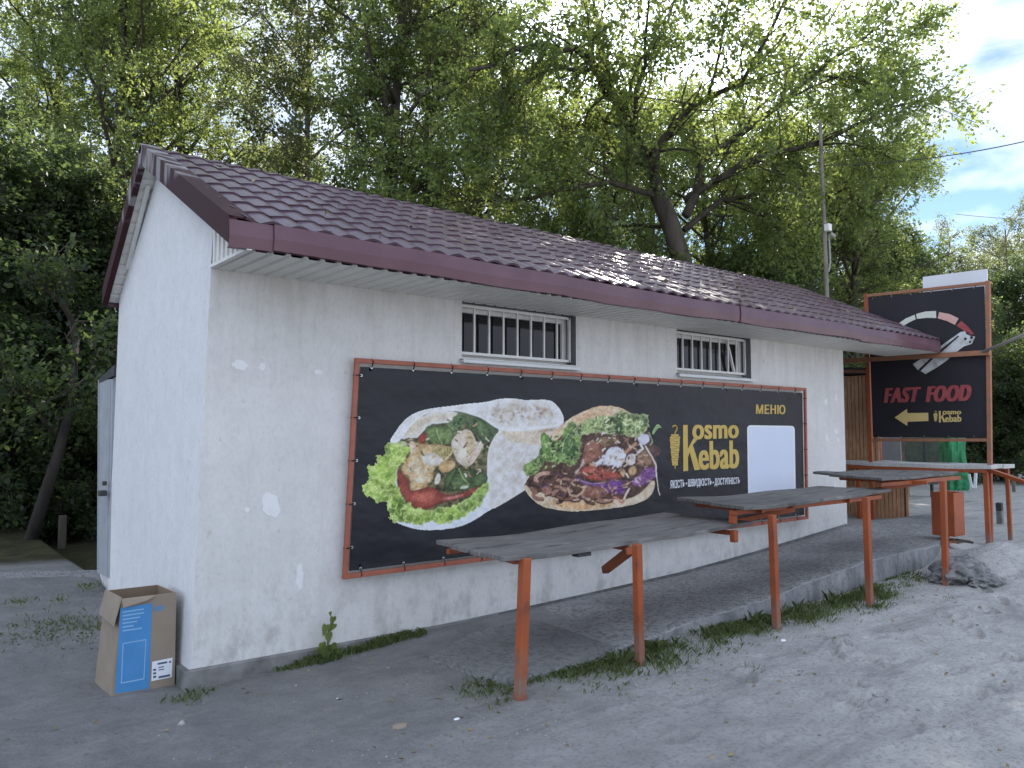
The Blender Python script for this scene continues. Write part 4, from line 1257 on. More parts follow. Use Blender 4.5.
# right edge strips of cream, leaf sprig and dark leaf
ps.shape(E_([(640, 410), (690, 395), (725, 430), (720, 480), (690, 500), (655, 470)]), (66, 46, 48), (96, 68, 66), nf=.4, wob=.6, bulge=.2, bw=3)
ps.line(E_([(600, 410), (650, 490), (685, 560), (690, 650), (705, 770), (715, 795)]), (214, 196, 184), 1.5)
ps.line(E_([(630, 300), (660, 370), (640, 400)]), (130, 150, 110), 1.2)
ps.shape(E_([(648, 305), (670, 255), (702, 222), (740, 268), (705, 262), (680, 300), (662, 325)]), (146, 178, 112), (118, 152, 88), nf=.4)
ps.shape(H_([(708, 425), (722, 425), (722, 445), (708, 445)]), (200, 196, 180))
ps.build('sandwich_picture', .005, banner, GAIN)

# ---- lettering
def text_mesh(body, bold=0.0, shear=0.0, spacing=1.0):
    cu = bpy.data.curves.new('lettering', 'FONT')
    cu.body = body; cu.size = 1.0; cu.offset = bold; cu.shear = shear; cu.space_character = spacing
    cu.resolution_u = 4
    ob = bpy.data.objects.new('lettering', cu); COL.objects.link(ob)
    dg = bpy.context.evaluated_depsgraph_get(); dg.update()
    me = bpy.data.meshes.new_from_object(ob.evaluated_get(dg))
    co = np.array([v.co[:] for v in me.vertices]); fs = [tuple(p_.vertices) for p_ in me.polygons]
    bpy.data.objects.remove(ob); bpy.data.curves.remove(cu)
    lo = co.min(0); hi = co.max(0)
    co = (co - lo)[:, :2] / (hi - lo)[:2]
    return co, fs

def lettering(name, body, corner, mat, parent, thick, bold=0.02, shear=0.0, spacing=1.0, towards=Vector((0, -1, 0))):
    """corner(s,t) gives the point on the sheet for s,t in 0..1"""
    co, fs = text_mesh(body, min(bold, .008), shear, spacing)
    b = MB()
    n_sh = 1 if bold <= 0 else 5
    span = bold * 1.1 / max(1, len(body) * .45)
    for k in range(n_sh):
        sh = (k - (n_sh - 1) / 2) * span / max(1, n_sh - 1) * 2
        b.add([corner(s_ * (1 - 2 * span) + span + sh, t_) + towards * (thick + k * .00012) for s_, t_ in co], fs)
    me = bpy.data.meshes.new(name); me.from_pydata(b.v, [], b.f)
    return link(name, me, mat, parent)

def quadmap(tl, tr, br_, bl, plane):
    P_ = [plane(*q) for q in (tl, tr, br_, bl)]
    return lambda s_, t_: (P_[3] * (1 - s_) + P_[2] * s_) * (1 - t_) + (P_[0] * (1 - s_) + P_[1] * s_) * t_
onb = lambda x, y: on_y(x, y, BY)
K8 = lambda x, y: (660 + x / 6.4, 395 + y / 6.4)
def logo(plane, mp_, parent, mat, thick, tow, skewer=True):
    # tall K as a hand cut letter, then the two lines of small letters beside it
    kp = [(0, 0), (.30, 0), (.30, .40), (.36, .40), (.62, 0), (1.0, 0), (.60, .52), (.97, .93 - .20), (.60, .93 - .20), (.30, .56), (.30, 1), (0, 1)]
    q = quadmap(*[mp_(*c) for c in ((146, 192), (246, 190), (252, 478), (148, 488))], plane)
    kp = [(0, 0), (.27, 0), (.27, .36), (.38, .46), (.66, .02), (1.03, .02), (.60, .60), (.97, .70), (.62, .70), (.27, .50), (.27, 1), (0, 1)]
    kp = [(0, 0), (.29, 0), (.29, .30), (.40, .40), (.68, .0), (1.05, .0), (.60, .56), (.98, .70), (.64, .70), (.29, .48), (.29, 1), (0, 1)]
    b = MB(); b.add([q(*p_) + tow * thick for p_ in kp], [(0, 1, 2, 9, 10, 11), (2, 3, 6, 9), (3, 4, 5, 6), (9, 6, 7, 8)])
    me = bpy.data.meshes.new('letter'); me.from_pydata(b.v, [], b.f)
    link('letter', me, mat, parent)
    lettering('lettering', 'osmo', quadmap(*[mp_(*c) for c in ((205, 190), (503, 193), (503, 276), (205, 286))], plane), mat, parent, thick, .026, spacing=1.05, towards=tow)
    lettering('lettering', 'ebab', quadmap(*[mp_(*c) for c in ((243, 296), (504, 290), (506, 468), (246, 480))], plane), mat, parent, thick, .030, spacing=1.05, towards=tow)
    if skewer:
        def wd(k):
            return 24 if k == 0 else 33 - 15 * (k / 12) ** 1.3
        L_, R_ = [], []
        for k in range(13):
            y0_ = 250 + k * 15.6
            cx = 94 + 1.5 * math.sin(k * 2.3)
            L_ += [(cx - wd(k), y0_ + 1), (cx - wd(k) - 1, y0_ + 10), (cx - wd(k) + 4, y0_ + 14)]
            R_ += [(cx + wd(k), y0_ + 1), (cx + wd(k) + 1, y0_ + 10), (cx + wd(k) - 4, y0_ + 14)]
        b = MB()
        n_ = len(L_)
        b.add([plane(*mp_(*c)) + tow * thick for c in L_ + R_], [(i, i + 1, n_ + i + 1, n_ + i) for i in range(n_ - 1)])
        sl_ = MB()
        for k in range(1, 12):
            y0_ = 248 + k * 15.6; w_ = wd(k); dr_ = 4.5 * (-1) ** k
            P_ = [(94 - w_ * .9, y0_ + dr_), (94 + w_ * .75, y0_ - dr_), (94 + w_ * .75, y0_ - dr_ + 2.6), (94 - w_ * .9, y0_ + dr_ + 1.2)]
            sl_.add([plane(*mp_(*c)) + tow * (thick + .0012) for c in P_], [(0, 1, 2, 3)])
        me = bpy.data.meshes.new('emblem_slits'); me.from_pydata(sl_.v, [], sl_.f)
        link('emblem_slits', me, M['vinyl'], parent)
        b.add([plane(*mp_(*c)) + tow * thick for c in ((91, 440), (99, 440), (97, 472), (93, 472))], [(0, 1, 2, 3)])
        hk = [(95, 250), (95, 240), (104, 226), (108, 212), (104, 200), (94, 195), (84, 198), (79, 208)]
        b.tube([plane(*mp_(*c)) + tow * thick for c in hk], .0085 if plane is onb else .004, n=4)
        me = bpy.data.meshes.new('skewer_emblem'); me.from_pydata(b.v, [], b.f)
        link('skewer_emblem', me, mat, parent)
T_ = Vector((0, -1, 0))
logo(onb, K8, banner, M['gold'], .003, T_)
lettering('lettering', 'МЕНЮ', quadmap(K8(613, 60), K8(801, 64), K8(801, 123), K8(612, 121), onb), M['gold'], banner, .003, .016, spacing=1.10)
lettering('lettering', 'ЯКІСТЬ', quadmap(K8(64, 546), K8(157, 540), K8(157, 590), K8(64, 600), onb), M['print_white'], banner, .003, .015, spacing=1.06)
lettering('lettering', 'ШВИДКІСТЬ', quadmap(K8(178, 538), K8(330, 532), K8(330, 586), K8(178, 596), onb), M['print_white'], banner, .003, .015, spacing=1.06)
lettering('lettering', 'ДОСТУПНІСТЬ', quadmap(K8(348, 532), K8(510, 526), K8(510, 576), K8(348, 586), onb), M['print_white'], banner, .003, .015, spacing=1.06)
for c in ((168, 566), (339, 560)):
    q = onb(*K8(*c)); b = MB(); b.box(q.x - .009, q.x + .009, BY - .004, BY - .0015, q.z - .009, q.z + .009)
    b.build('dot', M['print_white'], banner)
# white menu sheet with rounded corners
def rounded(q, r_s, r_t, n_=6):
    out = []
    for cx, cz, a0 in ((1 - r_s, 1 - r_t, 0), (r_s, 1 - r_t, 90), (r_s, r_t, 180), (1 - r_s, r_t, 270)):
        for k in range(n_ + 1):
            a_ = rad(a0 + 90 * k / n_)
            out.append(q(cx + r_s * math.cos(a_), cz + r_t * math.sin(a_)))
    return out
q = quadmap(K8(556, 193), K8(860, 198), K8(868, 700), K8(564, 712), onb)
def sheet(name, pts_, tow, t0, t1, mat, parent):
    n_ = len(pts_)
    b = MB(); b.add([p_ + tow * t1 for p_ in pts_] + [p_ + tow * t0 for p_ in pts_], [tuple(range(n_))] + [(i, (i + 1) % n_, n_ + (i + 1) % n_, n_ + i) for i in range(n_)])
    return b.build(name, mat, parent)
sheet('menu_sheet', rounded(q, .07, .05), T_, .001, .004, M['print_white'], banner)
sheet('menu_panel', rounded(quadmap(K8(566, 203), K8(851, 207), K8(858, 690), K8(573, 702), onb), .05, .04), T_, .004, .0055, M['menu'], banner)

# ------------------------------------------------------------------ standing counters on orange posts
GROUP_C = 'plank counters on orange posts along the kiosk'
def plank_top(name, fl, fr, br_, bl, z, n, th, parent, seed, warp=.012, mat='plank'):
    rnd = random.Random(seed)
    fl, fr, br_, bl = (Vector((p_[0], p_[1], 0)) for p_ in (fl, fr, br_, bl))
    b = MB()
    ns = 14
    for k in range(n):
        f0, f1 = k / n + .006, (k + 1) / n - .006
        e0, e1 = rnd.uniform(-.02, .02), rnd.uniform(-.02, .02)
        dz = rnd.uniform(-.004, .004)
        a0, a1 = fl * (1 - f0) + bl * f0, fl * (1 - f1) + bl * f1
        b0, b1 = fr * (1 - f0) + br_ * f0, fr * (1 - f1) + br_ * f1
        d_ = (b0 - a0).normalized()
        vv = []; ff = []
        for i in range(ns + 1):
            t_ = i / ns
            for c0, c1, e in ((a0, b0, 0), (a1, b1, 1)):
                q = c0 * (1 - t_) + c1 * t_
                if i == 0: q = q + d_ * e0
                if i == ns: q = q + d_ * e1
                w_ = warp * math.sin(t_ * 5.1 + seed) + warp * .6 * math.sin(t_ * 11 + k * 1.7 + seed)
                if k == 0 and e == 0:
                    q = q + Vector((0, .008 * math.sin(t_ * 21 + seed), 0))
                vv.append(q + Vector((0, 0, z + dz + w_)))
                vv.append(q + Vector((0, 0, z + dz + w_ - th)))
        for i in range(ns):
            o = i * 4; p_ = o + 4
            ff += [(o, p_, p_ + 2, o + 2), (o + 1, o + 3, p_ + 3, p_ + 1), (o, o + 1, p_ + 1, p_), (o + 2, p_ + 2, p_ + 3, o + 3)]
        ff += [(0, 2, 3, 1), (ns * 4, ns * 4 + 1, ns * 4 + 3, ns * 4 + 2)]
        b.add(vv, ff)
    return b.build(name, M[mat], parent, bevel=.003)

def xy(px, py, z):
    q = on_z(px, py, z)
    return (q.x, q.y)
# counter nearest to the road end
c1 = thing('counter', 'lowest grey plank counter on orange posts, under the wrap picture', 'counter', (2.6, -1.3, 0), GROUP_C)
Z1 = .835
plank_top('tabletop', xy(505, 557, Z1), (3.98, -1.66), (3.98, -.70), xy(437, 541, Z1), Z1, 4, .030, c1, 3)
def leg(top, bot, w_, parent, mat='orange', twist=0):
    b = MB(); b.bar(bot, top, w_, w_, up=(0, 1, 0))
    return b.build('leg', M[mat], parent, bevel=.005)
q = on_z(519, 693, -.0); p_ = on_y(525, 558, q.y); leg((p_.x, p_.y, p_.z), (q.x, q.y, -.2), .062, c1)
q = on_z(640, 665, -.0); p_ = on_y(637, 544, q.y); leg((p_.x, p_.y, p_.z), (q.x, q.y, -.2), .055, c1)
b = MB().bar((1.50, -1.60, Z1 - .060), (1.62, -.78, Z1 - .066), .034).bar((2.46, -1.68, Z1 - .060), (2.55, -.78, Z1 - .064), .034).bar((3.72, -1.62, Z1 - .060), (3.74, -.76, Z1 - .062), .034)
b.bar((1.52, -.80, Z1 - .095), (3.86, -.76, Z1 - .095), .034)
b.build('frame', M['orange'], c1)
e_ = on_y(605, 570, -1.30)
MB().bar((2.45, -1.69, Z1 - .075), e_, .055).build('brace', M['orange'], c1, bevel=.004)
MB().bar((3.72, -1.66, Z1 - .035), (3.72, -1.66, Z1 - .13), .05).build('stub', M['orange'], c1, bevel=.004)
MB().box(1.98, 2.10, -1.66, -1.60, Z1 - .075, Z1 - .05).build('loose_bracket', M['dark'], c1)

c2 = thing('counter', 'middle plank counter on two orange posts, overlapping the banner below the menu sheet', 'counter', (5.1, -1.3, 0), GROUP_C)
Z2 = 1.0
plank_top('tabletop', xy(745, 507, Z2), (6.36, -1.70), (6.24, -.98), xy(676, 498, Z2), Z2, 4, .030, c2, 9, .010)
q = on_z(777, 629, -.0); p_ = on_y(772, 515, q.y); leg((p_.x, p_.y, p_.z), (q.x, q.y, -.2), .055, c2)
q = on_z(870, 606, -.0); p_ = on_y(866, 497, q.y); leg((p_.x, p_.y, p_.z), (q.x, q.y, -.2), .055, c2)
b = MB().bar((3.72, -1.64, Z2 - .062), (6.2, -1.66, Z2 - .062), .042).bar((4.5, -1.05, Z2 - .062), (6.1, -1.05, Z2 - .062), .036)
b.bar((4.05, -1.72, Z2 - .062), (4.1, -1.0, Z2 - .066), .036).bar((5.5, -1.72, Z2 - .062), (5.55, -1.0, Z2 - .066), .036)
b.build('frame', M['orange'], c2, bevel=.003)
MB().bar((3.74, -1.64, Z2 - .085), (3.74, -1.64, Z2 - .15), .05).build('stub', M['orange'], c2, bevel=.003)
e_ = on_y(738, 521, -1.35)
MB().bar((4.55, -1.70, Z2 - .078), e_, .045).build('brace', M['orange'], c2, bevel=.003)

c3 = thing('counter', 'highest plank counter at the far platform end, its post before the orange bin', 'counter', (7.0, -1.3, 0), GROUP_C)
Z3 = 1.12
plank_top('tabletop', xy(884, 479.5, Z3), (8.25, -1.62), (8.05, -.68), xy(812, 472.5, Z3), Z3, 4, .028, c3, 14, .008)
q = on_z(946, 588, -.0); p_ = on_y(943, 481, q.y); leg((p_.x, p_.y, p_.z), (q.x, q.y, -.2), .055, c3)
b = MB().bar((6.2, -1.66, Z3 - .062), (8.1, -1.68, Z3 - .062), .042).bar((6.95, -.85, Z3 - .062), (8.0, -.85, Z3 - .062), .036).bar((6.88, -1.84, Z3 - .062), (6.95, -.85, Z3 - .066), .036)
b.build('frame', M['orange'], c3, bevel=.003)
MB().bar((7.2, -1.70, Z3 - .075), (6.2, -1.2, Z3 - .20), .04).build('brace', M['orange'], c3, bevel=.003)

c4 = thing('counter', 'far plank counter standing crosswise under the FAST FOOD sign', 'counter', (10.5, -.3, 0))
Z4 = 1.125
plank_top('tabletop', (10.08, .78), (10.08, -1.31), (10.95, -1.35), (10.95, .74), Z4, 4, .055, c4, 21, .008, 'plank_lit')
lb = on_x(989, 544, 10.12)
leg((10.13, -1.24, Z4 - .055), (lb.x, lb.y, -.15), .06, c4)
leg((10.13, .55, Z4 - .055), (10.13, .55, -.1), .06, c4)
leg((10.88, -1.25, Z4 - .055), (10.92, -1.25, -.1), .05, c4)
MB().bar((10.1, -1.26, Z4 - .08), (10.1, .70, Z4 - .08), .045).bar((10.9, -1.26, Z4 - .08), (10.9, .70, Z4 - .08), .045).build('frame', M['orange'], c4, bevel=.003)
e_ = on_x(1030, 484, 9.7)
MB().bar((10.15, -1.28, Z4 - .06), e_, .05).build('brace', M['orange'], c4, bevel=.003)

# ------------------------------------------------------------------ FAST FOOD sign
sg = thing('sign', 'black FAST FOOD sign with gauge, wrap and yellow arrow in a rusty frame', 'sign', (10.2, -.4, 0))
SX = 10.20
ons = lambda x, y: on_x(x, y, SX)
sTL, sTR, sBR, sBL = ons(868, 298), ons(984.5, 286), ons(988, 438), ons(873, 437)
TS = Vector((-1, 0, 0))
b = MB(); n_ = 10
vv = []; ff = []
for i in range(n_ + 1):
    for j in range(n_ + 1):
        s_, t_ = i / n_, j / n_
        q = (sBL * (1 - s_) + sBR * s_) * (1 - t_) + (sTL * (1 - s_) + sTR * s_) * t_
        vv.append((SX + .004 * math.sin(s_ * 7) * math.sin(t_ * 5), q.y, q.z))
for i in range(n_):
    for j in range(n_):
        a_ = i * (n_ + 1) + j
        ff.append((a_, a_ + n_ + 1, a_ + n_ + 2, a_ + 1))
b.add(vv, ff).build('printed_sheet', M['sign_vinyl'], sg)
b = MB()
fTL, fTR, fBR, fBL = ons(866, 296), ons(988, 283), ons(991, 440), ons(871, 440)
tk = .055
MB().bar(fTL, fTR, tk * .8, tk * .8).build('sign_frame', M['rust'], sg, bevel=.004)
MB().bar(fBL, fBR, tk * .8, tk * .8).build('sign_frame', M['rust'], sg, bevel=.004)
b = MB().bar(fTR + Vector((0, 0, .03)), ons(990, 470), tk); b.build('post', M['rust'], sg, bevel=.004)
b = MB().bar(ons(990, 470), ons(991, 549), tk * .9); b.build('post', M['orange'], sg, bevel=.004)
MB().bar(fTL + Vector((0, 0, .03)), (SX, fBL.y, 0), tk).build('post', M['orange'], sg, bevel=.004)
lf = on_x(835, 361.5, 10.13); rt = on_x(990, 352.5, 10.13)
MB().bar(lf, rt, .055, .07).build('cross_rail', M['rust'], sg, bevel=.004)
lace('t', fTL, fTR, 6, Vector((0, 0, -.05)), sg)
lace('t', fBL, fBR, 5, Vector((0, 0, .05)), sg)
Kz = lambda x, y: (860 + x / 7.314, 270 + y / 7.314)
def flat(name, pts_, mat, thick=.009, fs=None):
    P_ = [ons(*Kz(*c)) + TS * thick for c in pts_]
    me = bpy.data.meshes.new(name); me.from_pydata(P_, [], fs or [tuple(range(len(P_)))])
    return link(name, me, mat, sg)
flat('gauge_segment', [(232, 450), (280, 395), (335, 355), (402, 328), (410, 360), (350, 390), (318, 412), (262, 470)], M['cream_print'])
flat('gauge_segment', [(412, 322), (480, 304), (558, 300), (560, 352), (490, 350), (418, 358)], M['cream_print'])
flat('gauge_segment', [(580, 308), (655, 322), (724, 354), (696, 402), (640, 374), (570, 354)], M['pink_print'])
flat('gauge_segment', [(742, 372), (795, 418), (838, 472), (790, 470), (750, 436), (706, 408)], M['red_print'])
# the wrap used as the needle
m_, t = new_mat('sign_wrap_print')
nn = noise(t, 9, 5, 0.6, mapscale=(1, 1, 1))
finish(t, ramp(t, nn, [(0.3, (0.30, 0.29, 0.27)), (0.5, (0.52, 0.53, 0.54)), (0.75, (0.66, 0.68, 0.72))]), .6)
flat('wrap_print', [(388, 688), (470, 635), (560, 580), (650, 515), (735, 455), (765, 448), (800, 480), (845, 488), (820, 540), (760, 560), (700, 605), (640, 660), (560, 715), (480, 762), (440, 735), (420, 728)], m_)
flat('wrap_fold', [(430, 728), (520, 645), (620, 560), (720, 480), (728, 486), (630, 572), (530, 655), (446, 738)], M['sign_vinyl'], .0115)
for P_ in ([(780, 452), (800, 456), (796, 474), (778, 470)], [(806, 488), (824, 482), (830, 500), (812, 506)], [(770, 492), (786, 500), (776, 516), (762, 508)], [(800, 520), (816, 516), (812, 534), (800, 536)]):
    flat('wrap_filling', P_, M['sign_vinyl'], .0115)
Kw = lambda x, y: (860 + x / 7.314, 360 + y / 7.314)
lettering('lettering', 'FAST', quadmap(Kw(178, 205), Kw(450, 196), Kw(440, 306), Kw(176, 316), ons), M['red_print'], sg, .010, .050, .17, 1.14, TS)
lettering('lettering', 'FOOD', quadmap(Kw(486, 192), Kw(822, 178), Kw(815, 298), Kw(482, 310), ons), M['red_print'], sg, .010, .050, .17, 1.14, TS)
ap = [(255, 420), (345, 358), (350, 388), (502, 386), (503, 446), (350, 452), (348, 482)]
me = bpy.data.meshes.new('arrow'); me.from_pydata([ons(*Kw(*c)) + TS * .010 for c in ap], [], [(0, 1, 6), (1, 2, 5, 6), (2, 3, 4, 5)])
link('arrow', me, M['arrow'], sg)
Kl = lambda x, y: Kw(540 + (x - 62) * .46, 372 + (y - 190) * .285)
logo(ons, Kl, sg, M['arrow'], .010, TS)
# white board behind the sign
wb = [on_x(*c, 10.34) for c in ((923, 277), (987, 269), (988, 300), (923, 305))]
b = MB(); b.prism([(p_.y, p_.z) for p_ in wb], 0, 10.33, 10.36)
o = b.build('white_board', M['white_plastic'])
tag(o, 'plain white board rising behind the top edge of the black FAST FOOD sign', 'board')
# pipe from the sign post out to the right
a_ = on_x(980, 353, 10.15); b_ = on_x(1060, 318, 9.4)
o = MB().tube([a_, a_ * .5 + b_ * .5 + Vector((0, 0, -.01)), b_], .022, n=8).build('steel_pipe', M['grey_pipe'], smooth_=True)
tag(o, 'grey steel pipe running out to the right from the FAST FOOD sign frame', 'pipe')

# ------------------------------------------------------------------ slatted brown hut past the kiosk
HX = 10.62
hut = thing('slatted_hut', 'brown hut of upright wooden slats half hidden behind the white kiosk', 'hut', (HX, .5, 0))
yl = 2.0
yh = on_x(876, 400, HX).y; yr = on_x(905, 500, HX).y
zt = on_x(850, 376, HX).z; zc = on_x(890, 476, HX).z; zb = on_x(890, 522, HX).z
b = MB(); y = yl; k = 0
rnd = random.Random(3)
while y > yr:
    w_ = .052
    top = zt if y > yh else zc
    b.box(HX + rnd.uniform(0, .008), HX + .03, y - w_, y, zb + rnd.uniform(-.02, .01), top)
    y -= w_ + .010
b.build('slat_wall', M['slat'], hut)
MB().box(HX + .035, HX + .12, yr + .02, yl, zb - .2, zc - .02).build('core', M['dark'], hut)
b = MB()
y = HX
while y < HX + .10:
    b.box(y, y + .05, yr - .012, yr + .012, zb, zc)
    y += .062
b.build('slat_wall', M['dark'], hut)
MB().box(HX + .03, HX + .09, yh - .03, yh + .04, zb, zt + .05).build('post', M['orange'], hut)
MB().prism([(yl, zt + .02), (yh - .05, zt + .02), (yh - .05, zt + .10), (yl, zt + .22)], 0, HX - .03, HX + 1.3).build('hut_roof', M['dark'], hut)
MB().bar((HX - .02, yl, zt + .16), (HX - .02, yh - .04, zt + .04), .05).build('edge_trim', M['rust'], hut)
MB().box(HX + .05, HX + .9, yh + .04, yl, zc, zt).build('core', M['dark'], hut)

# ------------------------------------------------------------------ orange bin at the platform corner
nc = on_y(955, 537, -1.50)
bx, by_, bz = nc.x, nc.y, nc.z
bt = on_y(954, 493, -1.50).z
yl_ = on_x(931, 500, bx).y
xr_ = on_y(964, 500, by_).x
bn = thing('litter_bin', 'orange square metal litter bin standing on the end of the concrete platform', 'bin', (bx, by_, bz))
b = MB()
w_ = .012
b.box(bx, xr_, by_, yl_, bz, bz + w_)
b.box(bx, bx + w_, by_, yl_, bz + w_, bt).box(xr_ - w_, xr_, by_, yl_, bz + w_, bt)
b.box(bx + w_, xr_ - w_, by_, by_ + w_, bz + w_, bt - .002).box(bx + w_, xr_ - w_, yl_ - w_, yl_, bz + w_, bt - .002)
b.build('bin_body', M['orange'], bn, bevel=.003)
MB().bar((bx + .14, by_ + .16, bz + .01), (bx + .14, by_ + .16, bz - .35), .06).build('bin_post', M['orange'], bn)
MB().box(bx - .05, bx + .30, by_ - .06, by_ + .30, bz - .07, bz - .055).build('base_plate', M['rust'], bn)
o = MB().bar(on_y(957, 540, -1.56), on_y(972, 542.5, -1.66), .05, .03).build('scrap_bar', M['dark'])
tag(o, 'short dark bar of scrap lying under the orange bin', 'scrap')

# ------------------------------------------------------------------ rubble at the end of the platform
def rock(name, c, r, seed, label, sc=(1, 1, 1), cat='rubble', group=None):
    bm = bmesh.new(); bmesh.ops.create_icosphere(bm, subdivisions=4, radius=1)
    co = np.array([v.co[:] for v in bm.verts])
    n1_ = fbm(co[:, 0] * 1.4 + 5 + co[:, 2] * .9, co[:, 1] * 1.4 + seed + co[:, 2], seed, 4)
    n2_ = np.abs(fbm(co[:, 0] * 2.6 + co[:, 2] * 2, co[:, 1] * 2.6 - co[:, 2] + seed, seed + 3, 3) - .5)
    n3_ = fbm(co[:, 0] * 7 + co[:, 2] * 5, co[:, 1] * 7 - co[:, 2] * 4 + seed, seed + 8, 3)
    k_ = .62 + .75 * n1_ - .55 * n2_ + .22 * (n3_ - .5)
    k_ = np.round(k_ * 9) / 9 * .5 + k_ * .5
    for v, kk in zip(bm.verts, k_):
        v.co = Vector((v.co.x * r * sc[0] * kk, v.co.y * r * sc[1] * kk, v.co.z * r * sc[2] * kk))
    me = bpy.data.meshes.new(name); bm.to_mesh(me); bm.free()
    o = link(name, me, M['stone']); o.location = c
    return tag(o, label, cat, group)
q = on_z(962, 582, .04)
rock('concrete_chunk', (q.x + .16, q.y + .10, .10), .34, 7, 'big broken lump of concrete half buried in sand at the platform end', (1.3, .75, .5))
q = on_z(993, 584, .04)
rock('concrete_chunk', (q.x, q.y + .06, .05), .24, 12, 'flat broken piece of concrete beside the sand heap, right of the big lump', (1.3, .7, .36))
q = on_z(968, 530, .28)
rock('concrete_block', (q.x + .5, q.y + .45, .28), .19, 15, 'small concrete block behind the orange bin', (1.2, 1, .6))

# stumps of posts
def stump(name, px, pyb, pyt, z, w_, mats, label):
    q = on_z(px, pyb, z); d_ = (q - EYE).dot(AX_F)
    h_ = (pyb - pyt) * d_ / F
    if mats[1]:
        r_ = thing(name, label, 'post', q)
        MB().bar((q.x, q.y, z - .1), (q.x + .01, q.y, z + h_ * .62), w_).build('shaft', M[mats[0]], r_, bevel=.004)
        MB().bar((q.x + .01, q.y, z + h_ * .62), (q.x + .0, q.y, z + h_), w_ * 1.06).build('charred_top', M[mats[1]], r_, bevel=.006)
    else:
        o = MB().bar((q.x, q.y, z - .1), (q.x, q.y, z + h_), w_).build(name, M[mats[0]], None, bevel=.004)
        tag(o, label, 'post')
stump('stump_post', 1000, 524, 503, 0.0, .085, ('plinth', 'dark'), 'short grey post stump with a black top in the sand on the right')
stump('marker_post', 1014, 492, 478, 0.0, .07, ('pale_bark', None), 'short pale post standing on the sand at the far right edge')
stump('marker_post', 62, 541, 516, .2, .085, ('bark', None), 'thin stake standing at the dark edge of the wood on the left')

# ------------------------------------------------------------------ things far behind the sign
o = None
D = 21.0
q0, q1 = at_d(948, 487, D), at_d(972, 487, D)
gs = thing('covered_stack', 'tall stack wrapped in bright green plastic sheet behind the far counter', 'stack', (q0.x, q0.y, 0))
b = MB(); rnd = random.Random(9)
ht = at_d(950, 432, D).z; rows = 12; cols_ = 40
vv = []; ff = []
ctr = (q0 + q1) / 2; hw = (q1 - q0).length / 2 * .82
ax_ = AX_R; az_ = AX_F
for i in range(rows + 1):
    t_ = i / rows
    for k in range(cols_):
        a_ = 2 * math.pi * k / cols_
        cx, cy = math.cos(a_), math.sin(a_)
        rr = hw * (1.04 - .03 * t_ + .09 * math.sin(a_ * 7 + i * .5) + .05 * math.sin(a_ * 13 - i * .3)) * (1 if i < rows else .4)
        sq = 1 / max(abs(cx), abs(cy)) * .85
        p_ = Vector((ctr.x, ctr.y, 0)) + ax_ * (cx * rr * sq) + az_ * (cy * rr * sq + hw)
        vv.append((p_.x, p_.y, ht * t_ + .03 * math.sin(k * 2.2 + i)))
for i in range(rows):
    for k in range(cols_):
        ff.append((i * cols_ + k, i * cols_ + (k + 1) % cols_, (i + 1) * cols_ + (k + 1) % cols_, (i + 1) * cols_ + k))
ff.append(tuple(rows * cols_ + k for k in range(cols_)))
b.add(vv, ff).build('plastic_sheet', M['green_sheet'], gs)
b = MB().bar(at_d(972, 488, D - .5), at_d(969, 474, D - .5), .05).bar(at_d(975, 488, D - .5), at_d(976, 470, D - .5), .06)
b.build('white_leg', M['white_plastic'], gs)
# netting fence
M['net'] = simple('fence_net', (0.085, 0.105, 0.085), (0.13, 0.145, 0.12), 5, .8)
fc = thing('mesh_fence', 'grey green mesh fence with thin posts behind the counters', 'fence', at_d(925, 480, 24) * 1.0)
fa, fb_ = at_d(872, 480, 23.5), at_d(952, 480, 23.5)
b = MB()
nx_, nz_ = 46, 22
for i in range(nx_ + 1):
    p_ = fa.lerp(fb_, i / nx_)
    b.bar((p_.x, p_.y, .25), (p_.x, p_.y, 1.45), .018)
for j in range(nz_ + 1):
    z = .25 + 1.2 * j / nz_
    b.bar((fa.x, fa.y, z), (fb_.x, fb_.y, z), .018)
b.build('netting', M['net'], fc)
for i in range(4):
    p_ = fa.lerp(fb_, i / 3)
    MB().tube([(p_.x, p_.y, -.1), (p_.x, p_.y, 1.55)], .04).build('fence_post', M['dark'], fc)
# dark stall with white strips and a white post
D = 16.0
o = MB()
st = thing('market_stall', 'dark stall front with crossed white strips left below the FAST FOOD sign', 'stall', at_d(888, 470, D))
c_ = [at_d(872, 500, D), at_d(905, 500, D), at_d(905, 437, D), at_d(872, 437, D)]
b = MB(); b.add([p_ for p_ in c_] + [p_ + AX_F * .8 for p_ in c_], [(0, 1, 2, 3), (1, 5, 6, 2), (5, 4, 7, 6), (4, 0, 3, 7), (3, 2, 6, 7)])
M['stall'] = simple('stall_board', (0.055, 0.035, 0.03), (0.13, 0.085, 0.06), 6, .8)
b.build('stall_front', M['stall'], st)
for (xa, ya, xb, yb) in ((878, 441, 886, 458), (886, 458, 892, 443), (895, 441, 888, 458)):
    MB().bar(at_d(xa, ya, D - .06), at_d(xb, yb, D - .06), .035).build('white_strip', M['white_plastic'], st)
MB().bar(at_d(899, 439, D - .08), at_d(900, 470, D - .08), .05).build('corner_post', M['white_plastic'], st)
a_ = [at_d(878, 464, D - .2), at_d(902, 464, D - .2), at_d(902, 470, D - .2), at_d(878, 470, D - .2)]
b = MB(); b.add([p_ for p_ in a_] + [p_ + AX_F * .1 for p_ in a_], [(0, 3, 2, 1), (0, 1, 5, 4), (2, 3, 7, 6), (1, 2, 6, 5), (3, 0, 4, 7)])
b.build('white_shelf', M['white_plastic'], st)
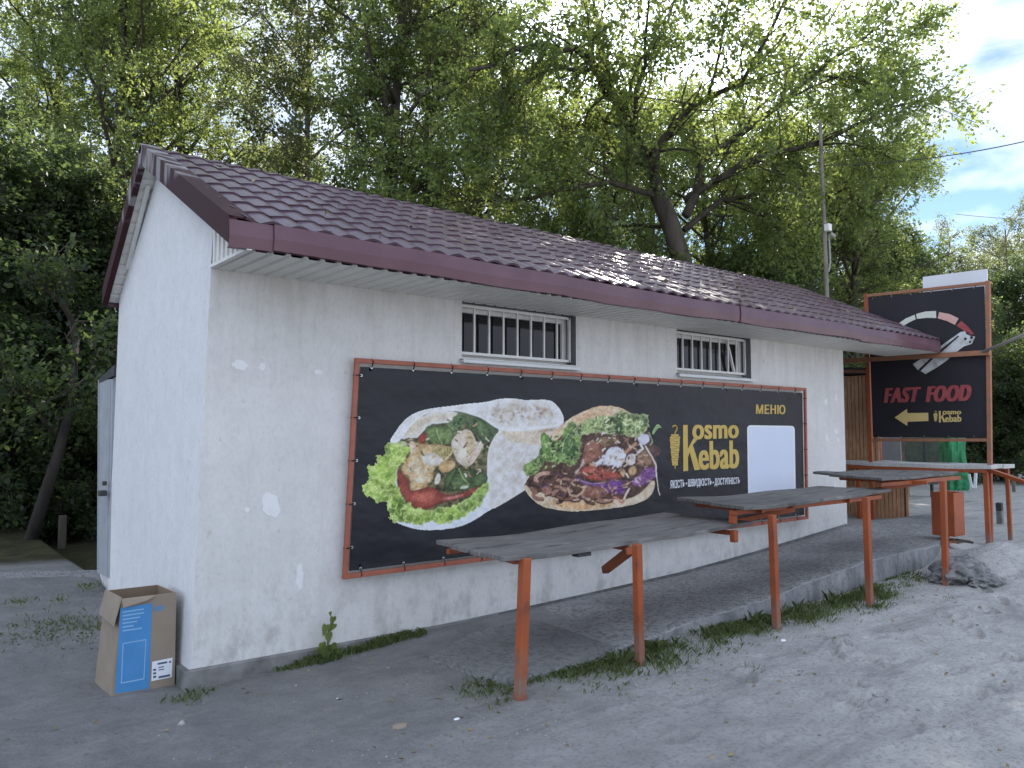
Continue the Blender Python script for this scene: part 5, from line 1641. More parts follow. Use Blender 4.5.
# low bench
D = 19
bn_ = thing('bench', 'low dark bench standing on the sand in front of the mesh fence', 'bench', at_d(917, 487, D))
p0_, p1_ = at_d(905, 483, D), at_d(934, 483, D)
MB().bar(p0_, p1_, .32, .05).build('seat', M['dark'], bn_)
for f_ in (.08, .92):
    p_ = p0_.lerp(p1_, f_)
    MB().bar(p_ - Vector((0, 0, .02)), (p_.x, p_.y, -.05), .06).build('leg', M['dark'], bn_)

# fallen leaves on the roof
rs_ = np.random.default_rng(64)
k_ = 150
x = rs_.uniform(.3, 9.8, k_); f_ = rs_.random(k_)
y = E0[0] + (RD[0] - E0[0]) * f_; z = E0[1] + (RD[1] - E0[1]) * f_ + .055
ROOF_LEAVES = np.stack([x, y, z], -1)

# ------------------------------------------------------------------ lamp pole behind the roof and wires
D = 13.5
pl = thing('pole', 'tall thin weathered pole with a small white box behind the kiosk roof', 'pole', (at_d(828, 500, D).x, at_d(828, 500, D).y, 0))
pts_ = [at_d(829, 523, D), at_d(827, 300, D), at_d(824, 220, D), at_d(820, 122, D)]
MB().tube(pts_, .042, .030, 10).build('mast', M['pole'], pl, smooth_=True)
q = at_d(828, 229, D - .12)
b = MB().box(q.x - .05, q.x + .05, q.y - .05, q.y + .05, q.z - .04, q.z + .09).build('junction_box', M['white_paint'], pl, bevel=.01)
MB().tube([q + Vector((.0, -.05, -.09)), q + Vector((.02, -.10, -.16))], .035, .042, 12).build('camera_head', M['grey_pipe'], pl, smooth_=True)
MB().tube([q + Vector((.03, 0, -.1)), q + Vector((.05, .0, -.6)), q + Vector((.02, .02, -.75))], .015, n=6).build('conduit', M['grey_pipe'], pl)
def wire(a_, b_, sag, r_, label, mat='dark'):
    P_ = []
    for i in range(25):
        f_ = i / 24
        P_.append(a_.lerp(b_, f_) - Vector((0, 0, sag * 4 * f_ * (1 - f_))))
    o = MB().tube(P_, r_, n=6).build('overhead_wire', M[mat], smooth_=True)
    tag(o, label, 'wire')
wire(at_d(822, 165, D), at_d(1130, 112, 12.5), .22, .009, 'thin dark overhead wire crossing the sky from the pole to the right')
wire(at_d(955, 214, 30), at_d(1120, 218, 30), .15, .012, 'faint lower wire in front of the sky at the far right', 'grey_pipe')

# ------------------------------------------------------------------ cardboard box
zb = float(gz(-.3, .2)) - .01
cb = thing('cardboard_box', 'tall opened cardboard box with a blue printed panel leaning by the kiosk corner', 'box', (-.3, .2, zb))
fbl, fbr, bbl = on_z(111, 699, zb), on_z(174.5, 687, zb), on_z(94.5, 685, zb)
bbr = fbr + (bbl - fbl)
up = Vector((0, 0, 1))
fdir = (fbr - fbl).normalized(); ddir = (bbl - fbl).normalized()
nrmf = fdir.cross(up)          # outward of the front face
if nrmf.dot(EYE - fbl) < 0: nrmf = -nrmf
def onface(px, py, p0_, n_):
    r = ray(px, py); return EYE + r * ((p0_ - EYE).dot(n_) / r.dot(n_))
ftl = onface(121.5, 601, fbl, nrmf); ftr = onface(176.5, 590.5, fbl, nrmf)
ftl.z = ftr.z = (ftl.z + ftr.z) / 2
btl = ftl + (bbl - fbl) * .97; btr = ftr + (bbl - fbl) * .97
b = MB()
th = .006
fq_ = [fbl, fbr, ftr, ftl]
inw = -nrmf * th
b.add([fbl, fbr, ftr, ftl, bbl, bbr, btr, btl], [(0, 1, 2, 3), (1, 5, 6, 2), (5, 4, 7, 6), (4, 0, 3, 7), (3, 7, 4, 0), (0, 4, 5, 1)])
b.v = b.v; b.f = [f_ for i, f_ in enumerate(b.f) if i != 4]
b.build('box_walls', M['cardboard'], cb)
s_ = .012
I_ = [p_ for p_ in (fbl, fbr, ftr, ftl, bbl, bbr, btr, btl)]
cen = sum(I_, Vector()) / 8
I2 = []
for p_ in I_:
    v_ = p_ - cen
    I2.append(cen + Vector((v_.x * .95, v_.y * .95, v_.z + (.02 if v_.z < 0 else -.0))))
b = MB(); b.add(I2, [(3, 2, 1, 0), (2, 6, 5, 1), (6, 7, 4, 5), (7, 3, 0, 4), (1, 5, 4, 0)])
b.build('box_inside', M['box_inside'], cb)
# rim
b = MB()
for a_, c_, a2, c2_ in ((3, 2, 3, 2), (2, 6, 2, 6), (6, 7, 6, 7), (7, 3, 7, 3)):
    b.quad(I_[a_], I_[c_], I2[c2_], I2[a2])
b.build('box_rim', M['cardboard'], cb)
def slab(name, pts_, tow, t0, t1, mat, parent):
    return sheet(name, pts_, tow, t0, t1, mat, parent)
# hanging side flap, front folded flap
fl = [btl + Vector((-.0, 0, .012)), ftl + Vector((0, 0, .012)), ftl - fdir * .05 + Vector((0, 0, -.165)), btl - fdir * .035 + Vector((0, 0, -.155))]
fl[2] = fl[2] - ddir * .02
b = MB(); b.add([p_ for p_ in fl] + [p_ + Vector((.0, 0, -.006)) + fdir * .004 for p_ in fl], [(0, 1, 2, 3), (7, 6, 5, 4), (0, 4, 5, 1), (1, 5, 6, 2), (2, 6, 7, 3), (3, 7, 4, 0)])
b.build('flap', M['cardboard'], cb)
fl = [ftl + nrmf * .003, ftl.lerp(ftr, .62) + nrmf * .003, ftl.lerp(ftr, .45) + nrmf * .02 + Vector((0, 0, -.022)), ftl.lerp(ftr, .02) + nrmf * .025 + Vector((0, 0, -.05))]
b = MB(); b.add(fl + [p_ - Vector((0, 0, .006)) for p_ in fl], [(0, 1, 2, 3), (7, 6, 5, 4), (1, 5, 6, 2), (2, 6, 7, 3), (3, 7, 4, 0)])
b.build('flap', M['cardboard'], cb)
z4 = lambda x, y: onface(x / 4, 540 + y / 4, fbl, nrmf)
def panel(name, pix, t1, mat, t0=.0002):
    P_ = [z4(*c) for c in pix]
    b = MB(); b.add([p_ + nrmf * t1 for p_ in P_], [tuple(range(len(P_)))])
    return b.build(name, M[mat], cb)
panel('blue_panel', [(482, 272), (608, 252), (596, 594), (459, 615)], .0015, 'box_blue')
panel('shipping_label', [(608, 487), (690, 470), (687, 548), (605, 565)], .0015, 'print_white')
rnd = random.Random(6)
for k in range(6):
    y0_ = 286 + k * 15; x0_ = 490; x1_ = x0_ + rnd.uniform(45, 96)
    panel('printed_line', [(x0_, y0_), (x1_, y0_ - (x1_ - x0_) * .15), (x1_, y0_ + 5 - (x1_ - x0_) * .15), (x0_, y0_ + 5)], .0028, 'box_pale')
for P_ in ([(492, 412), (584, 396), (584, 400), (492, 416)], [(483, 570), (576, 552), (576, 557), (483, 575)], [(490, 414), (494, 414), (487, 572), (483, 572)], [(582, 398), (585, 398), (577, 554), (573, 554)]):
    panel('printed_outline', P_, .0028, 'box_pale')
for (xa, ya, w_, h_) in ((630, 492, 38, 7), (612, 516, 12, 8), (612, 530, 12, 8), (612, 544, 12, 8), (634, 508, 22, 4), (634, 518, 22, 4), (634, 545, 46, 8), (676, 484, 8, 8)):
    panel('label_print', [(xa, ya), (xa + w_, ya - w_ * .19), (xa + w_, ya + h_ - w_ * .19), (xa, ya + h_)], .0028, 'ink')
for k in range(3):
    panel('stamp_mark', [(619 + k * 12, 266 - k * 2), (627 + k * 12, 264.5 - k * 2), (626 + k * 12, 284 - k * 2), (618 + k * 12, 286 - k * 2)], .0015, 'box_blue')

# ------------------------------------------------------------------ vegetation
def norm(v):
    return v / (np.linalg.norm(v, axis=-1, keepdims=True) + 1e-9)

def leaves_mesh(P, D, size, rs, droop=.25, upb=.9, wid=.36):
    """one folded leaf (two triangles sharing the midrib) per point; returns verts, faces, tones"""
    n_ = len(P)
    d = norm(D + rs.normal(0, .55, (n_, 3)) + np.array([0, 0, -droop]))
    nr = norm(rs.normal(0, .75, (n_, 3)) + np.array([0, 0, upb]))
    sd_ = norm(np.cross(d, nr)); nr = np.cross(sd_, d)
    L_ = size * rs.uniform(.45, 1.35, (n_, 1))
    mid = P + d * L_ * .45
    V_ = np.stack([P, mid + sd_ * L_ * wid + nr * L_ * .06, P + d * L_, mid - sd_ * L_ * wid + nr * L_ * .06], 1).reshape(-1, 3)
    Fq = np.arange(n_ * 4).reshape(-1, 4)
    return V_, Fq

class Skel:
    def __init__(s): s.mb = MB(); s.P = []; s.D = []; s.T = []
    def limb(s, pts, r0, r1, n=7): s.mb.tube(pts, r0, r1, n)

def grow(sk, pts, r0, r1, rs, nb, blen, nt, tl, nl, start=.3, up=.15, tone=.5, n=7, sub=True):
    """limb with branches, twigs and the leaf points on them"""
    pts = np.asarray(pts, float)
    # smooth polyline
    q = [pts[0]]
    for i in range(len(pts) - 1):
        a_, b_ = pts[i], pts[i + 1]
        m_ = (a_ + b_) / 2 + rs.normal(0, .05, 3) * np.linalg.norm(b_ - a_)
        q += [m_, b_]
    pts = np.array(q)
    sk.limb(pts, r0, r1, n)
    seg = np.linalg.norm(np.diff(pts, axis=0), axis=1); cum = np.concatenate([[0], np.cumsum(seg)]); Lt = cum[-1]
    def at(t_):
        x = t_ * Lt; i = min(len(seg) - 1, int(np.searchsorted(cum, x) - 1)); i = max(i, 0)
        f_ = (x - cum[i]) / seg[i]
        return pts[i] * (1 - f_) + pts[i + 1] * f_, (pts[i + 1] - pts[i]) / seg[i]
    for k in range(nb):
        t_ = start + (1 - start) * (k + rs.random()) / nb
        p, tg = at(min(t_, .999))
        d = norm(tg * .55 + rs.normal(0, .62, 3) + np.array([0, 0, up]))
        ln = blen * rs.uniform(.6, 1.25) * (1.1 - .45 * t_)
        bp = [p]
        dd = d.copy()
        for j in range(4):
            dd = norm(dd + rs.normal(0, .20, 3) + np.array([0, 0, -.04]))
            bp.append(bp[-1] + dd * ln / 4)
        bp = np.array(bp)
        rb = max(.008, (r0 + (r1 - r0) * t_) * .42)
        sk.mb.tube(bp, rb, .006, 4)
        btone = np.clip(tone + rs.normal(0, .24), 0, 1)
        m_ = nt
        tt = rs.uniform(.18, 1, m_) * 4
        ii = np.minimum(tt.astype(int), 3); ff_ = (tt - ii)[:, None]
        tp = bp[ii] * (1 - ff_) + bp[ii + 1] * ff_
        td = norm((bp[ii + 1] - bp[ii]) / (ln / 4) * .7 + rs.normal(0, .75, (m_, 3)))
        tl_ = tl * rs.uniform(.5, 1.3, (m_, 1))
        for a_, b_ in zip(tp[::3], (tp + td * tl_)[::3]):
            sk.mb.tube([a_, b_], .006, .003, 3)
        u = rs.uniform(.15, 1.08, (m_, nl, 1))
        L_ = tp[:, None] + td[:, None] * tl_[:, None] * u + rs.normal(0, .05, (m_, nl, 3)) + np.array([0, 0, -.10]) * u ** 2
        sk.P.append(L_.reshape(-1, 3)); sk.D.append(np.repeat(td, nl, 0)); sk.T.append(np.clip(np.full(m_ * nl, btone) + rs.normal(0, .13, m_ * nl), 0, 1))

def finish_tree(sk, root, leafsize, rs, leafmat, barkmat, upb=.9, twname='trunk'):
    o = sk.mb.build(twname, M[barkmat], root, smooth_=True)
    P = np.concatenate(sk.P); D = np.concatenate(sk.D); T = np.concatenate(sk.T)
    V_, Fq = leaves_mesh(P, D, leafsize, rs, upb=upb)
    c = np.repeat(T, 4)[:, None] * np.ones((1, 3))
    mesh_np('crown', V_, Fq, M[leafmat], root, cols=c)
    return len(P)

def generic(name, label, loc, h, spread, base, seed, nlimb=22, nb=7, nt=9, nl=12, leaf=.085, r0=.2, leafmat='leaf', bark='bark', lean=(0, 0), cat='tree', group=None, up=.35, shape='round', tone=.5, blen=None):
    rs = np.random.default_rng(seed)
    root = thing(name, label, cat, loc, group)
    sk = Skel()
    loc = np.array(loc, float)
    # trunk
    tp = [loc + np.array([0, 0, -.15])]
    for i in range(1, 7):
        f_ = i / 6
        tp.append(loc + np.array([lean[0] * f_ * h + rs.normal(0, .10), lean[1] * f_ * h + rs.normal(0, .10), h * .93 * f_]))
    tp = np.array(tp)
    sk.limb(tp, r0, .03, 9)
    for k in range(nlimb):
        f_ = base + (.97 - base) * (k + rs.random() * .8) / nlimb
        x = f_ * 6; i = min(int(x), 5)
        p = tp[i] * (1 - (x - i)) + tp[i + 1] * (x - i)
        an = k * 2.4 + rs.normal(0, .4)
        if shape == 'round':
            prof = math.sqrt(max(.05, 1 - ((f_ - .55 * (1 + base) ) / (.62 * (1 - base) + .05)) ** 2)) if f_ > base else .3
            prof = max(prof, .35)
        else:
            prof = 1.05 - .6 * f_
        ln = spread * prof * rs.uniform(.7, 1.15)
        el = up + .5 * f_ + rs.normal(0, .15)
        d = np.array([math.cos(an) * math.cos(el), math.sin(an) * math.cos(el), math.sin(el)])
        lp = [p]
        for j in range(3):
            d = norm(d + rs.normal(0, .14, 3) + np.array([0, 0, -.03]))
            lp.append(lp[-1] + d * ln / 3)
        grow(sk, lp, max(.02, r0 * (1 - f_) * .5 + .012), .012, rs, nb, (blen or spread * .42), nt, .45, nl, start=.22, tone=tone + .15 * (f_ - .5))
    finish_tree(sk, root, leaf, rs, leafmat, bark)
    return root

def dup(root, loc, rotz, sc, label, group=None):
    r = root.copy(); COL.objects.link(r)
    base = root.location.copy()
    r.location = loc; r.rotation_euler = (0, 0, rotz); r.scale = (sc, sc, sc)
    r['label'] = label
    if group: r['group'] = group
    for ch in list(root.children):
        c = ch.copy(); COL.objects.link(c); c.parent = r
    return r

def gnd(px, d_):
    q = at_d(px, 431, d_)
    return Vector((q.x, q.y, -.1))

# ---- the big tree behind the roof: limbs follow the photograph
rs = np.random.default_rng(77)
big = thing('broadleaf_tree', 'large tree with a thick forked trunk rising behind the middle of the kiosk roof', 'tree', gnd(690, 14.5))
sk = Skel()
def LP(pts, D0=14.5):
    return [np.array(at_d(x, y, D0 + dz)) for x, y, dz in pts]
sk.limb([np.array(gnd(694, 14.5))] + LP([(688, 330, 0), (682, 262, 0), (671, 226, 0), (658, 194, .1)]), .21, .165, 10)
def GL(pts, r0, r1, **k):
    a = dict(nb=13, blen=1.6, nt=10, tl=.55, nl=13, start=.12, tone=.5); a.update(k); a['nb'] = int(a['nb'] * 1.5); a['nt'] = int(a['nt'] * 1.7); a['nl'] = int(a['nl'] * 1.3)
    r0 *= .62
    grow(sk, LP(pts), r0, r1, rs, **a)
GL([(658, 194, .1), (642, 150, .2), (620, 105, .0), (597, 70, -.3), (575, 48, -.6), (545, 44, -1.0), (512, 50, -1.4), (470, 70, -1.8)], .20, .03, nb=18)
GL([(640, 150, .2), (618, 100, .8), (600, 40, 1.4), (580, -40, 2)], .12, .02)
GL([(655, 180, .1), (656, 150, -.4), (677, 122, -.8), (707, 98, -1.2), (742, 82, -1.5), (770, 32, -2.2), (800, -20, -2.6)], .13, .02, nb=13, nt=8)
GL([(686, 215, 0), (702, 160, .3), (740, 134, .6), (780, 104, 1.0), (815, 74, 1.2), (858, 42, 1.5), (890, 16, 1.8)], .15, .02, nb=16, nt=8)
GL([(640, 150, .1), (636, 90, -.5), (645, 40, -1.0), (655, -30, -1.5)], .09, .015, nb=11, nt=7)
GL([(626, 115, .0), (640, 60, .6), (668, 20, 1.2), (690, -40, 1.6)], .07, .015, nb=10, nt=7)
GL([(598, 68, -.3), (565, 68, -.6), (530, 80, -1), (500, 110, -1.3), (480, 150, -1.6)], .07, .015, nb=12)
GL([(684, 200, .2), (740, 165, 0), (800, 148, -.2), (850, 128, -.3), (885, 108, -.4), (922, 100, -.5)], .11, .015, nb=18, nt=9, tone=.62)
GL([(684, 230, .2), (722, 200, .6), (770, 190, 1.0), (830, 196, 1.2), (890, 200, 1.4)], .10, .015, nb=16, tone=.62)
GL([(658, 196, .1), (610, 182, -.4), (560, 190, -.8), (505, 200, -1.1), (450, 190, -1.3)], .10, .015, nb=17)
GL([(645, 165, .2), (600, 150, .8), (550, 140, 1.4), (500, 130, 2.0)], .08, .015, nb=14)
GL([(668, 225, .2), (640, 225, .8), (600, 232, 1.2), (560, 240, 1.5)], .07, .012, nb=12)
GL([(740, 134, .6), (790, 80, 1.6), (830, 20, 2.4), (860, -40, 3)], .06, .012, nb=10, nt=7)
GL([(707, 98, -1.2), (720, 50, -1.6), (735, -20, -2)], .05, .012, nb=9, nt=7)
# limbs above the picture
for (px, dz, px2, dz2, yy) in ((600, .5, 520, 2, -190), (655, -.5, 640, -2, -230), (690, .5, 760, 2.0, -210), (640, 1, 690, 3, -160), (770, -1.5, 860, -2.4, -150), (575, -.6, 500, -2.5, -110), (720, 0, 720, 0, -230)):
    GL([(px, -10, dz), ((px + px2) / 2, yy * .5, (dz + dz2) / 2), (px2, yy, dz2)], .06, .015, nb=10, nt=5, blen=1.5)
for (x1, y1, z1, x2, y2, z2) in ((780, 104, 1, 895, 60, 2), (830, 196, 1.2, 912, 172, .4), (800, 148, -.2, 890, 150, -1.0), (850, 48, 1.5, 920, 34, 1.6), (722, 200, .6, 800, 240, .4), (815, 74, 1.2, 890, 90, .6)):
    GL([(x1, y1, z1), ((x1 + x2) / 2, (y1 + y2) / 2 - 6, (z1 + z2) / 2), (x2, y2, z2)], .045, .01, nb=9, nt=8, blen=1.1, tone=.62)
finish_tree(sk, big, .080, rs, 'leaf', 'bark')

GT = 'trees of the wood behind the kiosk'
def X0(px, d_): return tuple(gnd(px, d_))
tall = generic('tall_tree', 'tall tree with a dark upright trunk left of the middle, behind the kiosk ridge', X0(384, 15.5), 13.5, 3.3, .22, 11, nlimb=34, nb=9, nt=13, nl=15, leaf=.080, r0=.24, lean=(.02, .01), group=GT)
slim = generic('slim_tree', 'slim pale-stemmed tree behind the left part of the kiosk roof', X0(300, 16.5), 12, 2.2, .2, 23, nlimb=30, nb=8, nt=12, nl=14, leaf=.078, r0=.13, bark='pale_bark', group=GT, leafmat='leaf_pale')
dense = generic('dense_tree', 'dense dark tree with branches down to the ground, nearest to the yard slab', X0(20, 13.6), 6.6, 2.3, .06, 31, nlimb=38, nb=10, nt=13, nl=15, leaf=.080, r0=.20, leafmat='leaf_dark', group=GT, shape='cone', up=.1, tone=.4)
bush = generic('bush', 'leafy bush of the undergrowth low behind the left end of the kiosk', X0(150, 15), 4.2, 2.2, .03, 41, nlimb=24, nb=9, nt=12, nl=15, leaf=.08, r0=.07, leafmat='leaf_dark', group='bushes of the undergrowth', shape='cone', up=.25, cat='bush', tone=.45)

dup(tall, X0(120, 16.5), 2.1, 1.0, 'tall tree behind the peak of the gable, its thin crown open to the sky', GT)
dup(tall, X0(175, 20), 4.0, 1.08, 'tall tree further back, showing bare thin branches against the sky right of the gable peak', GT)
dup(tall, X0(480, 20), 1.0, 1.0, 'tall tree behind the thin gap of sky left of the big forked tree', GT)
dup(dense, X0(-90, 11.5), 1.3, 1.05, 'dense dark tree standing mostly outside the left edge of the photo', GT)
dup(dense, X0(85, 14), 3.3, .95, 'dense dark tree just left of the lean-to door, behind the thin stake', GT)
dup(dense, X0(-20, 16.5), 5.0, 1.05, 'dense dark tree in the second row at the left edge', GT)
dup(dense, X0(215, 17.5), .6, .8, 'dense tree right behind the gable verge of the kiosk', GT)
dup(dense, X0(560, 18.5), 2.5, .95, 'dense tree low between the big forked trunk and the gap left of it', GT)
dup(dense, X0(770, 18), 4.2, .95, 'dense tree low behind the thin pole', GT)
dup(dense, X0(905, 27), 1.9, 1.35, 'dense tree behind the FAST FOOD sign', GT)
dup(tall, X0(715, 19.5), 2.9, .74, 'tree with sunlit leaves just right of the big forked trunk', GT)
dup(tall, X0(852, 20), 5.1, .72, 'tree with yellow green sunlit crown left above the FAST FOOD sign', GT)
dup(tall, X0(610, 22), 3.7, .78, 'tree in the second row just left of the big forked trunk', GT)
dup(tall, X0(660, 24.5), 1.2, .98, 'tall tree in the back row, exactly behind the big forked trunk', GT)
dup(tall, X0(765, 25.5), 4.4, .98, 'tall tree in the back row, just left of the thin pole', GT)
dup(tall, X0(838, 26), 2.2, .84, 'tree in the back row with its top below the overhead wire', GT)
dup(tall, X0(560, 25), .5, 1.0, 'tall tree in the back row above the middle of the roof', GT)
dup(dense, X0(962, 31), 4.1, 1.05, 'dense tree between the sign post and the pale tree at the right edge', GT)
dup(tall, X0(35, 19.5), 5.6, 1.05, 'tall tree at the upper left corner, above the dense dark trees', GT)
dup(slim, X0(430, 17), 1.7, 1.0, 'slim pale-stemmed tree between the two darker trunks left of the middle', GT)
dup(slim, X0(250, 19), 3.9, .8, 'slim tree with an airy crown above the left third of the roof', GT)
dup(slim, X0(840, 21), .4, .82, 'slim tree whose top ends below the sky gap, right of the pole', GT)
dup(slim, X0(955, 27), 2.9, .72, 'small slim tree between the sign and the right edge', GT)
dup(slim, X0(1012, 36), 5.2, 1.0, 'pale slim tree at the right edge, far behind the sign', GT)
dup(tall, X0(1075, 40), .9, .95, 'tall far tree cut by the right edge of the photo', GT)
dup(dense, X0(1012, 33), 3.0, 1.3, 'dense tree far behind the pale marker post on the right', GT)
BG = 'bushes of the undergrowth'
for px, d_, r_, s_, lb in ((-25, 11.6, 1.0, .72, 'dark bush at the edge of the yard slab, left of the thin stake'),
                           (-60, 13, 2.0, 1.1, 'dark bush outside the left edge of the yard slab'),
                           (108, 12.6, 4.4, .62, 'small dark bush close to the lean-to door'),
                           (300, 18, 2.2, 1.2, 'bush hidden low behind the left part of the roof'),
                           (420, 19, 3.4, 1.25, 'bush just showing above the roof left of the middle'),
                           (520, 17, .3, 1.15, 'bush showing above the roof under the sky gap'),
                           (640, 18, 5.0, 1.2, 'bush around the foot of the big forked trunk, left side'),
                           (735, 17, 1.4, 1.15, 'bush right of the big forked trunk above the roof line'),
                           (752, 17.6, 2.7, .9, 'bush between the pole and the FAST FOOD sign'),
                           (930, 26, 4.6, .9, 'bush behind the mesh fence under the sign'),
                           (1000, 25, .8, .95, 'sunlit bush right of the sign post'),
                           (1045, 24, 3.8, 1.0, 'bush at the far right edge beside the sand'),
                           (880, 30, 2.0, 1.2, 'bush behind the dark stall')):
    dup(bush, X0(px, d_), r_, s_, lb, BG)
# leaning trunk in the dark wood on the left
lt = thing('leaning_trunk', 'thick dark trunk leaning to the right in the shade of the wood on the left', 'tree', gnd(30, 10.4))
MB().tube([at_d(26, 556, 10.0), at_d(42, 505, 10.0), at_d(58, 455, 10.1), at_d(70, 410, 10.4), at_d(76, 340, 11)], .085, .05, 10).build('trunk', M['dark_bark'], lt, smooth_=True)
rs = np.random.default_rng(5)
sk = Skel()
for pts in ([(62, 440, .1), (30, 400, -.3), (5, 380, -.8)], [(70, 410, .3), (85, 380, -.2), (100, 350, -.6)], [(76, 340, .6), (60, 300, .2), (20, 280, -.3)]):
    grow(sk, LP(pts, 10.4), .05, .012, rs, 9, .9, 8, .4, 12, start=.2, tone=.4)
P = np.concatenate(sk.P); V_, Fq = leaves_mesh(P, np.concatenate(sk.D), .085, rs)
sk.mb.build('limb', M['bark'], lt)
mesh_np('crown', V_, Fq, M['leaf_dark'], lt, cols=np.repeat(np.concatenate(sk.T), 4)[:, None] * np.ones((1, 3)))

# far wood closing the view
rs = np.random.default_rng(12)
nf = 26000
a_ = rs.uniform(-1, 1, nf)
pxs = 512 + a_ * 1100
ds = rs.uniform(44, 62, nf)
hs = (5.5 + 4.5 * fbm(pxs * .012, ds * .05, 3) + 2 * fbm(pxs * .05, ds * .1, 8)) * np.sqrt(rs.random(nf))
lat = (pxs - 512) / F
P = np.array(EYE)[None] * np.array([1, 1, 0]) + ds[:, None] * (np.array(AX_F)[None] + lat[:, None] * np.array(AX_R)[None])
P[:, 2] = hs
V_, Fq = leaves_mesh(P, rs.normal(0, 1, (nf, 3)), .75, rs)
o = mesh_np('far_wood', V_, Fq, M['leaf_dark'], None, cols=np.repeat(np.clip(rs.normal(.5, .2, nf), 0, 1), 4)[:, None] * np.ones((1, 3)))
tag(o, 'far belt of green wood closing the view behind the trees', 'wood', kind='stuff')

# ------------------------------------------------------------------ grass, weeds, stones
def grass_patch(cx, cy, sx_, sy_, n_, hmax, rs, out, bound=None):
    n_ = int(n_ * 1.25)
    x = cx + rs.normal(0, sx_, n_); y = cy + rs.normal(0, sy_, n_)
    if bound is not None:
        y = np.minimum(y, bound)
    out.append(np.stack([x, y, rs.uniform(.35, 1, n_) * hmax], -1))
rs = np.random.default_rng(91)
G_ = []
for k in range(95):
    u = rs.uniform(1.9, 6.0) ** 1
    den = 2.2 * vnoise(np.array([u * 1.9]), np.array([.5]), 4)[0] ** 1.6 + .1
    grass_patch(u, -1.58 - abs(rs.normal(0, .16)), .10, .05, int(46 * den), .07, rs, G_, -1.50)
for k in range(24):
    grass_patch(rs.uniform(1.25, 2.0), rs.normal(-1.45, .12), .06, .05, 24, .06, rs, G_)
for k in range(24):
    u = rs.uniform(.55, 1.75)
    grass_patch(u, -.06 - abs(rs.normal(0, .04)), .05, .02, 55, .085 if u > .8 else .05, rs, G_, -.035)
for k in range(16):
    grass_patch(rs.uniform(5.9, 7.2), rs.normal(-1.62, .08), .08, .04, 40, .05, rs, G_, -1.5)
q = on_z(72, 650, -.12)
for k in range(26):
    grass_patch(q.x + rs.normal(0, .17), q.y + rs.normal(0, .15), .09, .09, 42, .055, rs, G_)
for px, py, n_ in ((195, 690, 60), (180, 694, 40), (385, 640, 60), (88, 618, 60), (20, 632, 40), (60, 628, 30), (500, 690, 60), (560, 684, 80)):
    q = on_z(px, py, -.08); grass_patch(q.x, q.y, .06, .05, n_, .06, rs, G_)
for k in range(60):
    grass_patch(rs.uniform(1.8, 6.4), -1.75 - abs(rs.normal(0, .3)), .035, .03, 9, rs.uniform(.02, .06), rs, G_)
for k in range(26):
    grass_patch(rs.uniform(2.2, 6.0), -1.6 - abs(rs.normal(0, .06)), .02, .02, 8, rs.uniform(.12, .20), rs, G_)
G_ = np.concatenate(G_)
n_ = len(G_)
base = G_.copy(); base[:, 2] = gz(G_[:, 0], G_[:, 1]) + gdetail(G_[:, 0], G_[:, 1]) - .005
an = rs.uniform(0, 6.28, n_); tl_ = rs.uniform(.1, .8, n_)
h_ = G_[:, 2]
dirh = np.stack([np.cos(an), np.sin(an), np.zeros(n_)], -1)
sd_ = np.stack([-np.sin(an), np.cos(an), np.zeros(n_)], -1) * rs.uniform(.0012, .0026, n_)[:, None]
mid = base + dirh * (h_ * tl_ * .35)[:, None] + np.array([0, 0, 1]) * (h_ * .6)[:, None]
tip = base + dirh * (h_ * tl_)[:, None] + np.array([0, 0, 1]) * (h_ * (1.05 - .45 * tl_))[:, None]
V_ = np.stack([base - sd_, base + sd_, mid + sd_ * .8, tip, mid - sd_ * .8], 1).reshape(-1, 3)
Fq = np.arange(n_ * 5).reshape(-1, 5)
o = mesh_np('grass', V_, Fq, M['grass'], None, cols=np.repeat(np.clip(rs.normal(.45, .25, n_), 0, 1), 5)[:, None] * np.ones((1, 3)))
tag(o, 'short green grass growing along the foot of the platform and the wall', 'grass', kind='stuff')

# sapling against the wall
q = on_y(328, 672, -.09)
sp_ = thing('sapling', 'small sapling with heart shaped leaves growing at the foot of the white wall', 'plant', (q.x, q.y, -.05))
st_ = [on_y(326, 676, -.09), on_y(329, 655, -.10), on_y(327, 636, -.10), on_y(331, 622, -.11), on_y(331, 614, -.11)]
MB().tube(st_, .006, .003, 6).build('stem', M['pale_bark'], sp_)
rs = np.random.default_rng(3)
for px, py, s_ in ((326, 628, .085), (333, 620, .07), (334, 627, .075), (328, 636, .085), (325, 650, .12), (331, 648, .10), (322, 646, .08), (336, 652, .07), (330, 660, .11), (323, 662, .10), (330, 615, .035), (338, 655, .06), (318, 652, .05)):
    c = on_y(px, py - 3, -.11 + rs.uniform(-.05, .01))
    an = rs.uniform(-.6, .6); ti = rs.uniform(-.6, .2)
    b = MB(); out = []
    for (x, y) in ((0, .02), (.20, .12), (.36, -.02), (.36, -.28), (.2, -.6), (0, -.98), (-.2, -.6), (-.36, -.28), (-.36, -.02), (-.20, .12)):
        X = x * math.cos(an) - y * math.sin(an); Y = x * math.sin(an) + y * math.cos(an)
        out.append((c.x + X * s_, c.y + Y * s_ * math.sin(ti) - abs(x) * s_ * .25, c.z + Y * s_ * math.cos(ti)))
    ctr_ = tuple(np.mean(out, 0) + np.array([0, .008, 0]))
    b.add(out + [ctr_], [(i, (i + 1) % 10, 10) for i in range(10)])
    me = bpy.data.meshes.new('leaf'); me.from_pydata(b.v, [], b.f)
    a = me.color_attributes.new('tone', 'FLOAT_COLOR', 'POINT')
    t_ = rs.uniform(.2, .7)
    for v in a.data: v.color = (t_, t_, t_, 1)
    link('leaf', me, M['leaf'], sp_)

